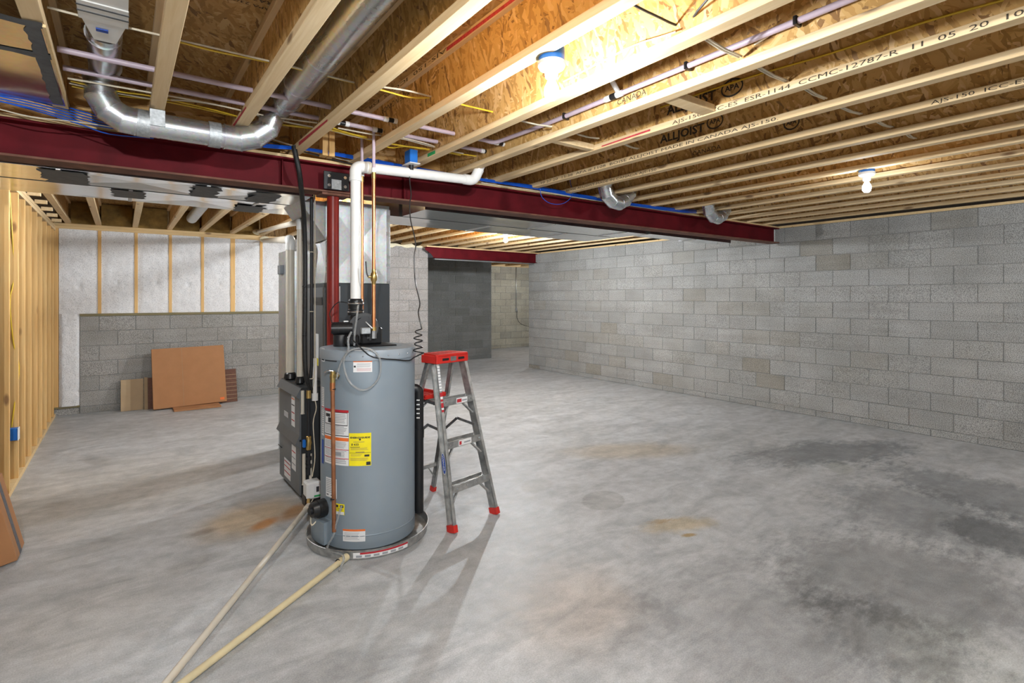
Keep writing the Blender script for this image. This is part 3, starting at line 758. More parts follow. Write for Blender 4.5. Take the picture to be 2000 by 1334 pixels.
for x in (.09, .42):
    MB().cyl((x - .03, PY, PZ), (x + .03, PY, PZ), PR + .005, 32).build('tape_wrap', M['tape'], cr)
MB().box((.115, PY - PR - .004, PZ - .02), (.185, PY + .02, PZ + PR + .002), .002).build('hanger_strap', M['tape'], cr)
d1 = thing('branch_duct', (-.06, 2.9, 2.68), 'round branch duct with white stack boot in the far left joist bay', 'duct')
MB().tube([(-.08, 3.75, 2.70), (-.06, 2.86, 2.71)], .064, 24).build('pipe', M['galv'], d1)
for y in (2.92, 3.3): MB().cyl((-.065, y - .004, 2.709), (-.065, y + .004, 2.709), .068, 24).build('crimp_ring', M['galv'], d1)
bt = MB(); bt._new([V(v) for v in ((-.135, 2.28, 2.655), (.02, 2.28, 2.655), (.02, 2.62, 2.655), (-.135, 2.62, 2.655), (-.135, 2.28, 2.84), (.02, 2.28, 2.84), (.02, 2.62, 2.84), (-.135, 2.62, 2.84), (-.095, 2.84, 2.648), (-.02, 2.84, 2.648), (-.095, 2.84, 2.78), (-.02, 2.84, 2.78))],
                   [(0, 1, 2, 3), (3, 2, 9, 8), (0, 3, 7, 4), (1, 5, 6, 2), (0, 4, 5, 1), (3, 8, 10, 7), (2, 6, 11, 9), (8, 9, 11, 10)])
bo = bt.build('stack_boot', M['pvc'], d1)
MB().box((-.137, 2.50, 2.65), (.022, 2.66, 2.656), .002).build('boot_flap', M['pvc'], bo)
for y in (2.53, 2.58): MB().box((-.138, y, 2.648), (.023, y + .010, 2.65)).build('tape_line', M['mastic'], bo)
MB().box((-.085, 2.715, 2.645), (-.045, 2.74, 2.650)).build('sticker', M['lblue'], bo)
d2 = thing('branch_duct', (.77, 2.2, 2.68), 'round branch duct running up a joist bay beside the bare bulb bay', 'duct')
MB().tube([(.76, 3.42, 2.70), (.765, 0.2, 2.70)], .074, 28).build('pipe', M['galv'], d2)
for y in (2.55, 2.95, 3.2): MB().cyl((.76, y - .012, 2.70), (.76, y + .012, 2.70), .078, 28).build('crimp_ring', M['galv'], d2)
def ujump(k, y, label):
    x0, x1 = JX[k] - .19, JX[k] + .19; t = thing('jump_elbow', ((x0 + x1) / 2, y, 2.43), label, 'duct')
    gored(t, [V((x0, y - .05, 2.68)), V((x0, y - .01, 2.60)), V((x0 + .04, y, 2.52)), V((x0 + .12, y, 2.47)), V((JX[k] + .02, y, 2.462)), V((JX[k] + .10, y, 2.50)), V((x1 - .03, y, 2.57)), V((x1, y, 2.65))], .066)
    MB().cyl((x0, y - .05, 2.65), (x0, y - .13, 2.76), .064, 20).build('stub', M['galv'], t)
ujump(9, 3.44, 'small silver duct elbow dipping under a joist in front of the beam')
ujump(13, 3.42, 'silver duct elbow dipping under a joist at the right end of the beam')
d3 = thing('branch_duct', (.75, 8.0, 2.62), 'short round duct in a joist bay over the insulated wall', 'duct')
q = atZ(385, 418, 2.62)
MB().tube([(.76, 6.2, 2.66), (.76, 8.3, 2.63)], .065, 20).build('pipe', M['galvd'], d3)
# ---- foil panels over the joist bays at the upper left
ya, yb_, yc, yd = [atZ(x, y, ZJ - .004).y for x, y in ((90, 50), (106, 112), (138, 207), (88, 40))]
fo = thing('return_panning', (-.5, 3.0, ZJ - .01), 'sheet metal panning with dark sealed seams closing the joist bay at upper left', 'panel')
for y0, y1 in ((ya, yb_), (yb_, yc + .03)):
    MB().box((-1.08, y0 + .004, ZJ - .004), (-.226, y1 - .004, ZJ - .001), .001).build('foil_panel', M['foil'], fo)
for y in (ya, yb_):
    mb = MB(); n = 14
    a = [mb.bm.verts.new((-1.08 + .85 * i / n, y - .02 + random.uniform(-.006, .006), ZJ - .0065)) for i in range(n + 1)]
    b = [mb.bm.verts.new((-1.08 + .85 * i / n, y + .035 + random.uniform(-.008, .008), ZJ - .0065)) for i in range(n + 1)]
    for i in range(n): mb.bm.faces.new((a[i], a[i + 1], b[i + 1], b[i]))
    mb.build('seam_sealant', M['mastic'], fo)
mb = MB(); n = 24
a = [mb.bm.verts.new((-.24, ya + (yc - ya) * i / n, ZJ - .007)) for i in range(n + 1)]
b = [mb.bm.verts.new((-.285 + .014 * mnoise.noise(V((i * .7, 0, 0))), ya + (yc - ya) * i / n, ZJ - .007)) for i in range(n + 1)]
for i in range(n): mb.bm.faces.new((a[i], a[i + 1], b[i + 1], b[i]))
mb.build('edge_sealant', M['mastic'], fo)
MB().box((-.232, ya, ZJ - .012), (-.222, yc + .03, ZJ - .001)).build('panel_edge', M['plate'], fo)
MB().box((-1.08, ya - .35, ZJ - .004), (-.36, ya - .03, ZJ - .001)).build('foil_panel', M['foil'], fo)
MB().box((-.62, ya - .3, ZJ - .0075), (-.34, ya - .03, ZJ - .0042)).build('edge_sealant', M['mastic'], fo)

# ---------------------------------------------------------------- water heater
HX, HYc, HR, HT = 1.32, 3.385, .302, 1.232
HC_ = V((HX, HYc, 0))
def hcyl(px, py, r=HR):                             # pixel -> (angle, z) on the jacket
    d = ray(px, py); a = d.x ** 2 + d.y ** 2; b = -2 * (d.x * HX + d.y * HYc); c = HX ** 2 + HYc ** 2 - r * r
    q = b * b - 4 * a * c; t = (-b - math.sqrt(max(q, 0))) / (2 * a)
    p = EYE + d * t; th = math.atan2(p.y - HYc, p.x - HX); return (th - 2 * pi if th > 1.5 else th), p.z
def hpt(th, z, r=HR): return V((HX + r * cos(th), HYc + r * sin(th), z))
wh_ = thing('water_heater', (HX, HYc, .012), 'tall grey cylindrical water heater with yellow energy label standing in a drain pan', 'water heater')
jk = MB().lathe([(HR - .006, .018), (HR, .024), (HR, 1.172), (HR + .003, 1.176), (HR + .003, 1.222), (HR - .004, 1.231), (HR - .012, 1.232), (HR - .05, 1.236), (0, 1.240)], HC_, 72)
jk = jk.build('jacket', M['jacket'], wh_)
MB().lathe([(HR + .0035, 1.170), (HR + .0055, 1.172), (HR + .0055, 1.229), (HR + .003, 1.233), (HR - .03, 1.2365)], HC_, 72).build('lid_band', M['jacket_lid'], wh_)
MB().lathe([(HR + .0003, .10), (HR + .0015, .102), (HR + .0015, .106), (HR + .0003, .108)], HC_, 64).build('base_ring', M['jacket'], wh_)
for k in range(10):
    th = -2.3 + k * .25; MB().sphere(hpt(th, 1.20, HR + .006), .005, 8).build('screw', M['chrome'], wh_)
def decal(px0, py0, px1, py1, mat, name='label', par=None, lift=.0012, th=None, zz=None):
    if th is None:
        xm = (py0 + py1) / 2; t0, t1 = hcyl(px0, xm)[0], hcyl(px1, xm)[0]
        pm = (px0 + px1) / 2; z0, z1 = hcyl(pm, py1)[1], hcyl(pm, py0)[1]
    else: (t0, t1), (z0, z1) = th, zz
    mb = MB(); n = 8; a = [mb.bm.verts.new(hpt(t0 + (t1 - t0) * i / n, z0, HR + lift)) for i in range(n + 1)]
    b = [mb.bm.verts.new(hpt(t0 + (t1 - t0) * i / n, z1, HR + lift)) for i in range(n + 1)]
    for i in range(n): mb.bm.faces.new((a[i], a[i + 1], b[i + 1], b[i])).smooth = True
    o = mb.build(name, mat, par or wh_); return o, (t0, t1), (z0, z1)
def bands(o, th, zz, items, lift=.0018):
    by = {}
    for u0, u1, v0, v1, m in items:
        mb = by.setdefault(m, MB()); n = 6
        t0, t1 = th[0] + (th[1] - th[0]) * u0, th[0] + (th[1] - th[0]) * u1
        z0, z1 = zz[1] + (zz[0] - zz[1]) * v1, zz[1] + (zz[0] - zz[1]) * v0
        a = [mb.bm.verts.new(hpt(t0 + (t1 - t0) * i / n, z0, HR + lift)) for i in range(n + 1)]
        b = [mb.bm.verts.new(hpt(t0 + (t1 - t0) * i / n, z1, HR + lift)) for i in range(n + 1)]
        for i in range(n): mb.bm.faces.new((a[i], a[i + 1], b[i + 1], b[i]))
    for m, mb in by.items(): mb.build('label_print', M[m], o)
def hfont(o, s, u0, u1, v, hh, th, zz, mat='ink', bold=.02, lift=.0022):
    mb = MB(); w_ = (u1 - u0) * (th[1] - th[0])
    f = lambda x, y: hpt(th[0] + (th[1] - th[0]) * u0 + x, zz[1] + (zz[0] - zz[1]) * v + y * hh, HR + lift)
    text_into(mb, s, f, 1.0, bold, w_); mb.build('printed_text', M[mat], o)
def lines(u0, u1, v0, v1, n, m='inkg', fill=.4):
    return [(u0, u1 - (random.random() * .12 * (u1 - u0)), v0 + (v1 - v0) * i / n, v0 + (v1 - v0) * (i + fill) / n, m) for i in range(n)]
# yellow energy label
o, th, zz = decal(682, 846, 725, 910, M['lyel'])
hfont(o, 'ENERGYGUIDE', .05, .95, .16, .014, th, zz, bold=.045); hfont(o, '$ 622', .10, .45, .37, .016, th, zz, bold=.03)
bands(o, th, zz, [(.46, .54, .16, .22, 'ink'), (.05, .5, .42, .435, 'ink'), (.02, .98, .60, .61, 'ink'), (.7, .92, .66, .72, 'ink'), (.78, .97, .88, .98, 'ink')] + lines(.08, .9, .45, .53, 3, 'brownl', .3) + lines(.08, .6, .65, .72, 2, 'brownl', .3) + lines(.06, .9, .76, .86, 3, 'brownl', .3) + [(.3, .7, .57, .59, 'brownl'), (.2, .7, .26, .275, 'brownl')])
# white warning sheet left of it
o, th, zz = decal(635, 800, 681, 908, M['paper'])
bands(o, th, zz, [(0, 1, .0, .045, 'lred'), (.03, .97, .045, .055, 'ink'), (.03, .97, .27, .285, 'ink'), (.03, .045, .045, .285, 'ink'), (.955, .97, .045, .285, 'ink'), (.08, .3, .09, .15, 'ink'), (.2, .4, .16, .25, 'ink'), (0, 1, .46, .475, 'ink'), (0, 1, .50, .56, 'lor'), (0, 1, .71, .722, 'lred'), (0, 1, .87, .882, 'lred'), (.35, .75, .76, .83, 'inkg')] + lines(.42, .92, .08, .25, 6) + lines(.05, .95, .30, .45, 6) + lines(.05, .95, .58, .70, 5) + lines(.05, .95, .735, .86, 5) + lines(.05, .95, .89, .98, 3))
o, th, zz = decal(628.7, 756, 633.5, 850, M['paper'])
bands(o, th, zz, [(0, 1, .40, .42, 'lred'), (0, 1, .44, .45, 'ink')] + lines(.1, .95, .02, .38, 10) + lines(.1, .95, .47, .98, 12))
o, th, zz = decal(629, 858, 632.5, 905, M['lblue'])
# white sheet at the top
o, th, zz = decal(690, 684, 727, 727, M['paper'])
bands(o, th, zz, [(0, 1, .46, .54, 'lor'), (.03, .14, .70, .78, 'ink')] + lines(.06, .94, .12, .42, 6, 'inkg', .3) + lines(.2, .95, .60, .80, 4, 'inkg', .3) + lines(.2, .95, .83, .97, 3, 'lred', .25))
# maker's plate, left: brown panel with dark border, name block plain
o, th, zz = decal(635.5, 685, 658, 706, M['ink'])
bands(o, th, zz, [(.06, .94, .10, .90, 'brownl')])
o, th, zz = decal(628.6, 680, 634.5, 706, M['paper'])
bands(o, th, zz, [(.1, .9, .08, .2, 'ink'), (.1, .9, .3, .5, 'ink'), (.1, .9, .6, .75, 'inkg'), (.1, .9, .82, .92, 'ink')])
o, th, zz = decal(637, 934, 658, 972, M['paper'])
bands(o, th, zz, [(.1, .3, .85, .9, 'ink'), (.5, .9, .86, .9, 'ink'), (.72, .9, .06, .14, 'ink')] + lines(.08, .7, .08, .8, 8))
o, th, zz = decal(654, 984, 673, 1005, M['lyel'])
bands(o, th, zz, [(.05, .95, .72, .98, 'paper'), (.1, .4, .1, .35, 'ink'), (.55, .9, .1, .35, 'ink')] + lines(.1, .9, .4, .68, 3, 'ink', .35))
o, th, zz = decal(670, 1034, 713.5, 1058, M['paper'])
bands(o, th, zz, [(0, 1, 0, .16, 'lor')] + lines(.06, .75, .28, .9, 6, 'inkg', .3))
# burner access cover, gas valve, thermostat knob
def hsect(t0, t1, z0, z1, r0, r1, n=10, bev=.0):
    mb = MB(); rows = []
    for r, z in ((r0, z0), (r1, z0), (r1, z1), (r0, z1)):
        rows.append([mb.bm.verts.new(hpt(t0 + (t1 - t0) * i / n, z, r)) for i in range(n + 1)])
    for a in range(4):
        b = (a + 1) % 4
        for i in range(n): mb.bm.faces.new((rows[a][i], rows[a][i + 1], rows[b][i + 1], rows[b][i]))
    mb.bm.faces.new([q[0] for q in rows]); mb.bm.faces.new([q[-1] for q in rows]); return mb
tc = hcyl(636, 1020)[0]
hsect(tc - .55, tc + .22, .05, .185, HR - .02, HR + .058).build('burner_cover', M['jacket'], wh_)
gv = thing  # alias unused
vd = V((cos(tc), sin(tc), 0)); vp = hpt(tc - .05, .245, HR)
va = MB().cyl(vp, vp + vd * .05, .055, 24); va.cyl(vp + vd * .05, vp + vd * .085, .05, 24, .042)
va = va.build('gas_control_valve', M['black'], wh_)
MB().cyl(vp + vd * .085, vp + vd * .10, .022, 18).build('control_knob', M['blackm'], va)
MB().box(vp + V((-.075, -.03, -.03)), vp + V((-.02, .05, .035)), .008).build('valve_body', M['blackm'], va)
MB().tube(curve([vp + vd * .03 + V((0, 0, -.05)), vp + vd * .06 + V((-.02, 0, -.09)), hpt(tc - .2, .19, HR + .07)]), .004, 6).build('wire', M['whc'], va)
# relief valve with copper discharge pipe
tt, tz = hcyl(659, 733); tv = hpt(tt, tz, HR); td = V((cos(tt), sin(tt), 0)); tr_ = V((-sin(tt), cos(tt), 0))
rv = MB().cyl(tv, tv + td * .05, .016, 16); rv.cyl(tv + td * .04 + V((0, 0, .03)), tv + td * .04 + V((0, 0, -.05)), .015, 16)
rv = rv.build('relief_valve', M['brass'], wh_)
MB().cyl(tv, tv + td * .008, .026, 6, smooth=False).build('nut', M['chrome'], rv)
MB().tube(curve([tv + td * .04 + V((0, 0, .03)), tv + td * .06 + V((0, 0, .035)) - tr_ * .02, tv + td * .05 + V((0, 0, .02)) - tr_ * .05]), .006, 8).build('lever', M['chrome'], rv)
pb0 = tv + td * .042 + V((0, 0, -.05)); pe = V((pb0.x + .008, pb0.y - .004, .14))
dp = MB().cyl(pb0, pe, .0125, 18).build('discharge_pipe', M['copperd'], wh_)
MB().cyl(pb0 + V((0, 0, .012)), pb0 + V((0, 0, -.035)), .0155, 18).build('coupling', M['copper'], dp)
for z in (1.0, .335): MB().cyl((pb0.x + .002, pb0.y, z), (pb0.x + .002, pb0.y, z + .006), .0165, 14).build('cable_tie', M['black'], dp)
# clear hose looped on the jacket
def hp(px, py, l=.02): t, z = hcyl(px, py); return hpt(t, z, HR + l)
loop = [hp(x, y) for x, y in ((683, 662), (683, 672), (683, 684), (675, 700), (676, 720), (685, 745), (704, 760), (722, 757), (738, 738), (742, 715), (738, 695), (725, 683), (708, 679), (692, 682), (680, 690), (668, 712), (661, 740))]
loop[0] = hp(683, 672, .0) + V((.02, .03, .07)); loop[1] = hp(683, 672, .022) + V((0, 0, .03))
MB().tube(curve(loop, 5), .0065, 10).build('drain_hose', M['hose'], wh_)
MB().tube(curve([hp(672, 985, .03), hp(666, 1010, .035), hp(660, 1040, .04), hp(654, 1065, .06), V((1.03, 3.03, .06)), V((.99, 2.98, .008))], 5), .0065, 10).build('drain_hose', M['hose'], wh_)
# power-vent blower on the lid
bl_ = MB().box((1.21, 3.27, 1.236), (1.47, 3.52, 1.246), .003).build('blower_base', M['black'], wh_)
bc = V((1.30, 3.42, 1.36))
vdir = V((-.364, -.931, 0)); rdir = V((.931, -.364, 0))            # towards and across the viewer-facing side of the heater
bh = MB(); bh.cyl(bc - vdir * .06, bc + vdir * .05, .095, 32); bh.box((bc.x - .04, bc.y - .06, 1.246), (bc.x + .11, bc.y + .07, 1.36), .012)
bh = bh.build('fan_housing', M['black'], bl_)
MB().cyl(bc + vdir * .05, bc + vdir * .056, .08, 28).build('housing_rim', M['blackm'], bh)
_q = atD(714, 646, 3.36); MB().box((_q.x - .03, _q.y - .012, _q.z - .02), (_q.x + .03, _q.y + .012, _q.z + .02), .003).build('air_switch', M['tape'], bh)
mc = bc + vdir * .03 - rdir * .10 + V((0, 0, -.005))
mo = MB().cyl(mc - rdir * .095, mc + rdir * .03, .042, 24); mo.cyl(mc - rdir * .103, mc - rdir * .095, .034, 24)
mo = mo.build('motor', M['black'], bl_)
for k in range(3): MB().cyl(mc - rdir * (.06 - .03 * k) , mc - rdir * (.056 - .03 * k), .0435, 24).build('motor_rib', M['blackm'], mo)
MB().box(mc + V((-.03, -.01, .042)), mc + V((.0, .005, .05)), .001).build('sticker', M['paper'], mo)
cc = bc - rdir * .145 + vdir * .02
MB().lathe([(.046, 0), (.048, .004), (.048, .07), (.044, .078), (0, .08)], (cc.x, cc.y, 1.237), 24).build('transformer_pot', M['copperd'] if 0 else M['blackm'], bl_)
cb = bc - rdir * .075 + vdir * .07
MB().box((cb.x - .045, cb.y - .03, 1.246), (cb.x + .045, cb.y + .04, 1.315), .012).build('control_box', M['black'], bl_)
vx, vy = atD(694.5, 500, 3.52).xy
MB().lathe([(.050, 1.44), (.052, 1.45), (.052, 1.475), (.046, 1.482), (.046, 1.50), (.049, 1.506), (.049, 1.53), (.045, 1.545), (.040, 1.55)], (vx, vy, 0), 28).build('rubber_coupling', M['black'], bl_)
MB().tube([(bc.x - .02, bc.y, 1.40), (vx, vy, 1.445)], [.055, .046], 20).build('outlet_neck', M['black'], bl_)
for z in (1.462, 1.518): MB().lathe([(.0525, z - .004), (.054, z), (.0525, z + .004)], (vx, vy, 0), 28).build('hose_clamp', M['chrome'], bl_)
MB().tube(curve([V((vx, vy - .05, 1.51)), V((vx - .02, vy - .075, 1.42)), V((vx - .04, vy - .095, 1.33)), V((vx - .045, vy - .10, 1.245))]), .007, 8).build('condensate_tube', M['hose'], bl_)
MB().tube([V((vx + .035, vy - .05, 1.41)), atD(727, 641, 3.40)], .004, 6).build('sensor_tube', M['whitep'], bl_)
MB().tube(curve([V((vx - .04, vy, 1.52)), V((vx - .11, vy + .02, 1.525)), V((vx - .16, vy + .03, 1.46)), V((vx - .15, vy + .02, 1.39))]), .0035, 6).build('wire', M['black'], bl_)
# air intake pipe down the right side
ix, iy = HX + .340 * .931, HYc - .340 * .364 + .02
ip = MB().tube(fillet([(ix - .05, iy + .02, .94), (ix, iy, .93), (ix, iy, .09)], .05), .032, 20).build('intake_pipe', M['black'], wh_)
MB().cyl((ix, iy, .60), (ix, iy, .66), .036, 20).build('coupling', M['black'], ip)
for i in range(5):
    for j in range(2):
        a = 3.9 + j * .35; MB().cyl((ix + .031 * cos(a), iy + .031 * sin(a), .86 - i * .03), (ix + .0335 * cos(a), iy + .0335 * sin(a), .86 - i * .03), .005, 8).build('vent_hole', M['whitep'], ip)
# power cord from blower to the receptacle over the heater
rc = atZ(803, 322, 2.5)
D0 = 3.45
def pts(lst, D): return [atD(x, y, D) for x, y in lst]
cord = [bc - rdir * .08 + vdir * .10 + V((0, 0, -.10)), hp(692, 672, .02) + V((0, 0, .022)), hp(720, 693, .012), hp(745, 700, .01), hp(770, 702, .01), hp(795, 704, .014), hp(803, 698, .02)]
coil = []
for i in range(40):
    a = i / 40 * 4.2 * 2 * pi; c = atD(817 + 1.0 * sin(i), 690 - 50 * i / 40, 3.42); rr_ = .03 * (1 - .3 * i / 40)
    coil.append(c + rdir * (rr_ * cos(a)) + vdir * (rr_ * sin(a) * .8))
up = [atD(x, y, d) for x, y, d in ((821, 630, 3.42), (817, 610, 3.45), (820, 592, 3.5), (813, 560, 3.55), (810, 540, 3.6), (809, 500, 3.62), (812, 480, 3.64), (808, 455, 3.66), (802, 430, 3.68), (800, 400, 3.7), (803, 380, 3.72), (800, 350, 3.74))] + [V((rc.x, rc.y, 2.47))]
MB().tube(curve(cord + coil + up, 3), .0042, 6).build('power_cord', M['black'], wh_)
# cold and hot copper pipes with violet plastic above
def supply(px, D, ybot, ytop, label, zt, valve):
    a = atD(px, ybot, D); b = atD(px, ytop, D); b = V((a.x, a.y, b.z)); t = thing('water_pipe', a, label, 'pipe', 'copper supply pipes above the water heater')
    pbx = MB().cyl(a, b, .0118, 18).build('copper_pipe', M['copper'], t)
    MB().cyl(b, V((a.x, a.y, zt)), .0105, 14).build('plastic_pipe', M['pex'], t)
    MB().cyl(b - V((0, 0, .02)), b + V((0, 0, .02)), .0135, 14).build('adapter', M['brass'], t)
    MB().cyl(b + V((0, 0, .02)), b + V((0, 0, .05)), .016, 14).build('crimp_sleeve', M['whitep'], t)
    if valve:
        z = atD(px, 541, D).z
        v = MB().lathe([(.013, -.05), (.014, -.03), (.02, -.022), (.022, 0), (.02, .022), (.014, .03), (.013, .05)], (a.x, a.y, z), 18).build('ball_valve', M['brass'], t)
        MB().cyl((a.x, a.y, z), V((a.x, a.y, z)) - rdir * .035 + vdir * .01, .008, 12).build('valve_stem', M['brass'], v)
        MB().tube(curve([V((a.x, a.y, z)) - rdir * .035 + vdir * .012, V((a.x, a.y, z + .03)) - rdir * .045 + vdir * .012, V((a.x, a.y, z + .10)) - rdir * .05 + vdir * .012]), .005, 8).build('valve_handle', M['blackm'], v)
        MB().cyl((a.x, a.y, a.z - .03), (a.x, a.y, a.z + .02), .017, 6, smooth=False).build('union_nut', M['chrome'], t)
        MB().cyl((a.x, a.y, a.z + .02), (a.x, a.y, a.z + .045), .0165, 16).build('union_ring', M['brass'], t)
    return t
supply(730, 3.44, 652, 343, 'front copper pipe with brass valve rising from the water heater', 2.66, True)
supply(707, 3.62, 640, 350, 'rear copper pipe partly hidden behind the white vent pipe', 2.66, False)
# white vent pipe
vt = thing('vent_pipe', (vx, vy, 1.54), 'white plastic vent pipe rising from the heater blower and running along the beam', 'pipe')
vz = 2.435; ex = atY(922, 350, 3.42); vyy = vy
MB().cyl((vx, vy, 1.545), (vx, vy, vz - .05), .0335, 28).build('vertical_pipe', M['pvc'], vt)
e = MB().tube(fillet([(vx, vy, vz - .09), (vx, vy, vz), (vx + .10, vy - .002, vz + .003)], .055, 8), .039, 28).build('elbow', M['pvc'], vt)
MB().cyl((vx + .085, vy, vz + .003), (2.13, vy, vz + .028), .0345, 28).build('horizontal_pipe', M['pvc'], vt)
MB().cyl((vx, vy, vz - .10), (vx, vy, vz - .075), .0415, 28).build('collar', M['pvc'], vt)
MB().cyl((vx + .078, vy, vz + .002), (vx + .098, vy, vz + .003), .0415, 28).build('collar', M['pvcg'], vt)
e2 = V((2.13, vy, vz + .028))
MB().tube(fillet([e2 - V((.03, 0, 0)), e2 + V((.06, 0, 0)), e2 + V((.09, -.03, .09))], .05, 8), .039, 28).build('elbow', M['pvc'], vt)
MB().cyl(e2 + V((.085, -.025, .08)), e2 + V((.15, -.10, .26)), .0345, 28).build('upper_stub', M['pvc'], vt)
# drain pan
dpn = thing('drain_pan', (HX, HYc, 0), 'round metal drain pan with a red and white sticker under the water heater', 'pan')
PRAD = .385
MB().lathe([(0, .001), (PRAD - .004, .001), (PRAD, .004), (PRAD + .004, .052), (PRAD + .008, .056), (PRAD + .004, .058), (PRAD, .054), (PRAD - .004, .008), (0, .006)], HC_, 72).build('pan', M['alu'], dpn)
def pdecal(t0, t1, z0, z1, m, par, l):
    mb = MB(); n = 10; f = lambda t, z: V((HX + (PRAD + .0035 * z / .05 + l) * cos(t), HYc + (PRAD + .0035 * z / .05 + l) * sin(t), z))
    a = [mb.bm.verts.new(f(t0 + (t1 - t0) * i / n, z0)) for i in range(n + 1)]; b = [mb.bm.verts.new(f(t0 + (t1 - t0) * i / n, z1)) for i in range(n + 1)]
    for i in range(n): mb.bm.faces.new((a[i], a[i + 1], b[i + 1], b[i]))
    return mb.build('label', m, par)
t0 = hcyl(690, 1085, PRAD)[0]; t1 = hcyl(795, 1068, PRAD)[0]
lb = pdecal(t0, t1, .012, .046, M['paper'], dpn, .003)
pdecal(t0 + (t1 - t0) * .12, t1, .034, .0455, M['lred'], lb, .0036)
for i in range(6): pdecal(t0 + (t1 - t0) * (.05 + .15 * i), t0 + (t1 - t0) * (.15 + .15 * i), .016, .029, M['inkg'], lb, .0036)
# ---------------------------------------------------------------- drain lines on the floor
def dline(p0, p1, r, m, label, coup):
    d = (p1 - p0).normalized(); t = thing('drain_line', p0, label, 'pipe')
    MB().cyl(p0, p1 + d * 1.2, r, 18).build('pipe', M[m], t)
    if coup: MB().cyl(p0, p0 + d * .06, r + .005, 18).build('coupling', M[m], t)
    return t
a = atZ(681, 1081, .03); tpan = V((HX, HYc, .03)) + (a - V((HX, HYc, .03))).normalized() * (PRAD + .012)
dl2 = dline(V((tpan.x, tpan.y, .026)), atZ(357, 1334, .018), .0165, 'cpvc', 'cream plastic drain line running from the pan towards the viewer', True)
mb = MB().cyl((tpan.x - .06, tpan.y - .035, .024), (tpan.x - .064, tpan.y - .037, .024), .021, 14); mb.build('cable_tie', M['black'], dl2)
dl1 = dline(atZ(603, 988, .045), atZ(325, 1334, .018), .0165, 'pvcg', 'off-white plastic drain line running from the condensate pump', True)
# condensate pump
pc = V((1.145, 4.075, 0)); pu = thing('condensate_pump', pc, 'white condensate pump unit with green label beside the furnace', 'pump')
MB().box(pc + V((-.055, -.04, 0)), pc + V((.10, .06, .085)), .008).build('tank', M['black'], pu)
MB().box(pc + V((-.05, -.055, .06)), pc + V((.06, .05, .185)), .012).build('motor_cover', M['whitep'], pu)
MB().box(pc + V((.002, -.0575, .075)), pc + V((.052, -.055, .165)), .001).build('label', M['paper'], pu)
MB().box(pc + V((.002, -.0585, .075)), pc + V((.052, -.0575, .088)), .0).build('label_band', M['lgreen'], pu)
MB().box(pc + V((.018, -.0585, .11)), pc + V((.038, -.0575, .15)), .0).build('label_print', M['ink'], pu)
MB().tube(curve([pc + V((.0, -.04, .06)), pc + V((-.02, -.06, .03)), pc + V((.03, -.06, .015)), pc + V((.09, -.07, .03)), pc + V((.10, -.03, .10))]), .004, 6).build('wire', M['whc'], pu)
MB().tube(curve([pc + V((-.02, -.03, .07)), pc + V((-.04, -.06, .06)), atZ(603, 988, .045)]), .012, 10).build('outlet_hose', M['brass'], pu)
# ---------------------------------------------------------------- pipes at the furnace
gp = thing('gas_pipe', atD(608, 640, 4.0), 'black steel gas pipe standing between furnace and water heater', 'pipe')
gx = [atD(608.5, y, 4.0) for y in (372, 500, 640, 715)]
gx = [V((gx[0].x, gx[0].y, p.z)) for p in gx]
low = [atD(603, 765, 4.0), atD(602, 935, 4.0)]
MB().tube(gx + [V((low[0].x, low[0].y, low[0].z)), V((low[0].x, low[0].y, .21))], .0125, 14).build('pipe', M['blackm'], gp)
z = atD(602, 865, 4.0).z; q = V((low[0].x, low[0].y, z))
v = MB().lathe([(.014, -.055), (.019, -.05), (.019, -.02), (.023, 0), (.019, .02), (.019, .05), (.014, .055)], q, 14).build('gas_valve', M['brass'], gp)
MB().box(q + V((-.045, -.012, -.03)), q + V((-.022, .012, .03)), .005).build('valve_handle', M['bluep'], v)
for y in (895, 910): MB().cyl(V((q.x, q.y, atD(602, y, 4).z - .012)), V((q.x, q.y, atD(602, y, 4).z + .012)), .022, 12).build('union', M['blackm'], gp)
MB().cyl(V((q.x, q.y, atD(602, 770, 4).z - .03)), V((q.x, q.y, atD(602, 770, 4).z + .03)), .018, 12).build('brass_fitting', M['brass'], gp)
MB().tube(curve([gx[0] + V((.022, -.01, .0)), gx[1] + V((.022, -.012, 0)), gx[3] + V((.02, -.012, 0)), V((q.x + .03, q.y - .01, .85)), V((q.x + .05, q.y - .02, .72)), V((q.x + .03, q.y - .01, .6)), V((q.x + .04, q.y - .02, .35)), V((q.x + .02, q.y - .02, .2))], 5), .004, 6).build('control_wire', M['whc'], gp)
for y in (385, 493, 609, 740): MB().cyl(V((gx[0].x, gx[0].y, atD(608, y, 4).z)), V((gx[0].x, gx[0].y, atD(608, y, 4).z + .005)), .0165, 12).build('cable_tie', M['whc'], gp)
ls = thing('insulated_line', atD(596, 500, 3.9), 'black foam insulated refrigerant line hanging from the beam down to the coil', 'pipe')
lp = [atD(574, 285, 3.52), atD(578, 305, 3.52), atD(585, 340, 3.55), atD(590, 385, 3.7), atD(594, 430, 3.85), atD(596, 500, 3.93), atD(595.5, 600, 3.95), atD(595, 680, 3.95), atD(599, 740, 3.97), atD(612, 765, 4.03)]
MB().tube(curve(lp, 6), .017, 12).build('foam_sleeve', M['rubber'], ls)
for y in (365, 470, 560, 655): MB().cyl(atD(595 if y > 420 else 588, y, 3.93 if y > 420 else 3.64), atD(595 if y > 420 else 588, y - 1.5, 3.93 if y > 420 else 3.64), .0185, 12).build('cable_tie', M['black'], ls)
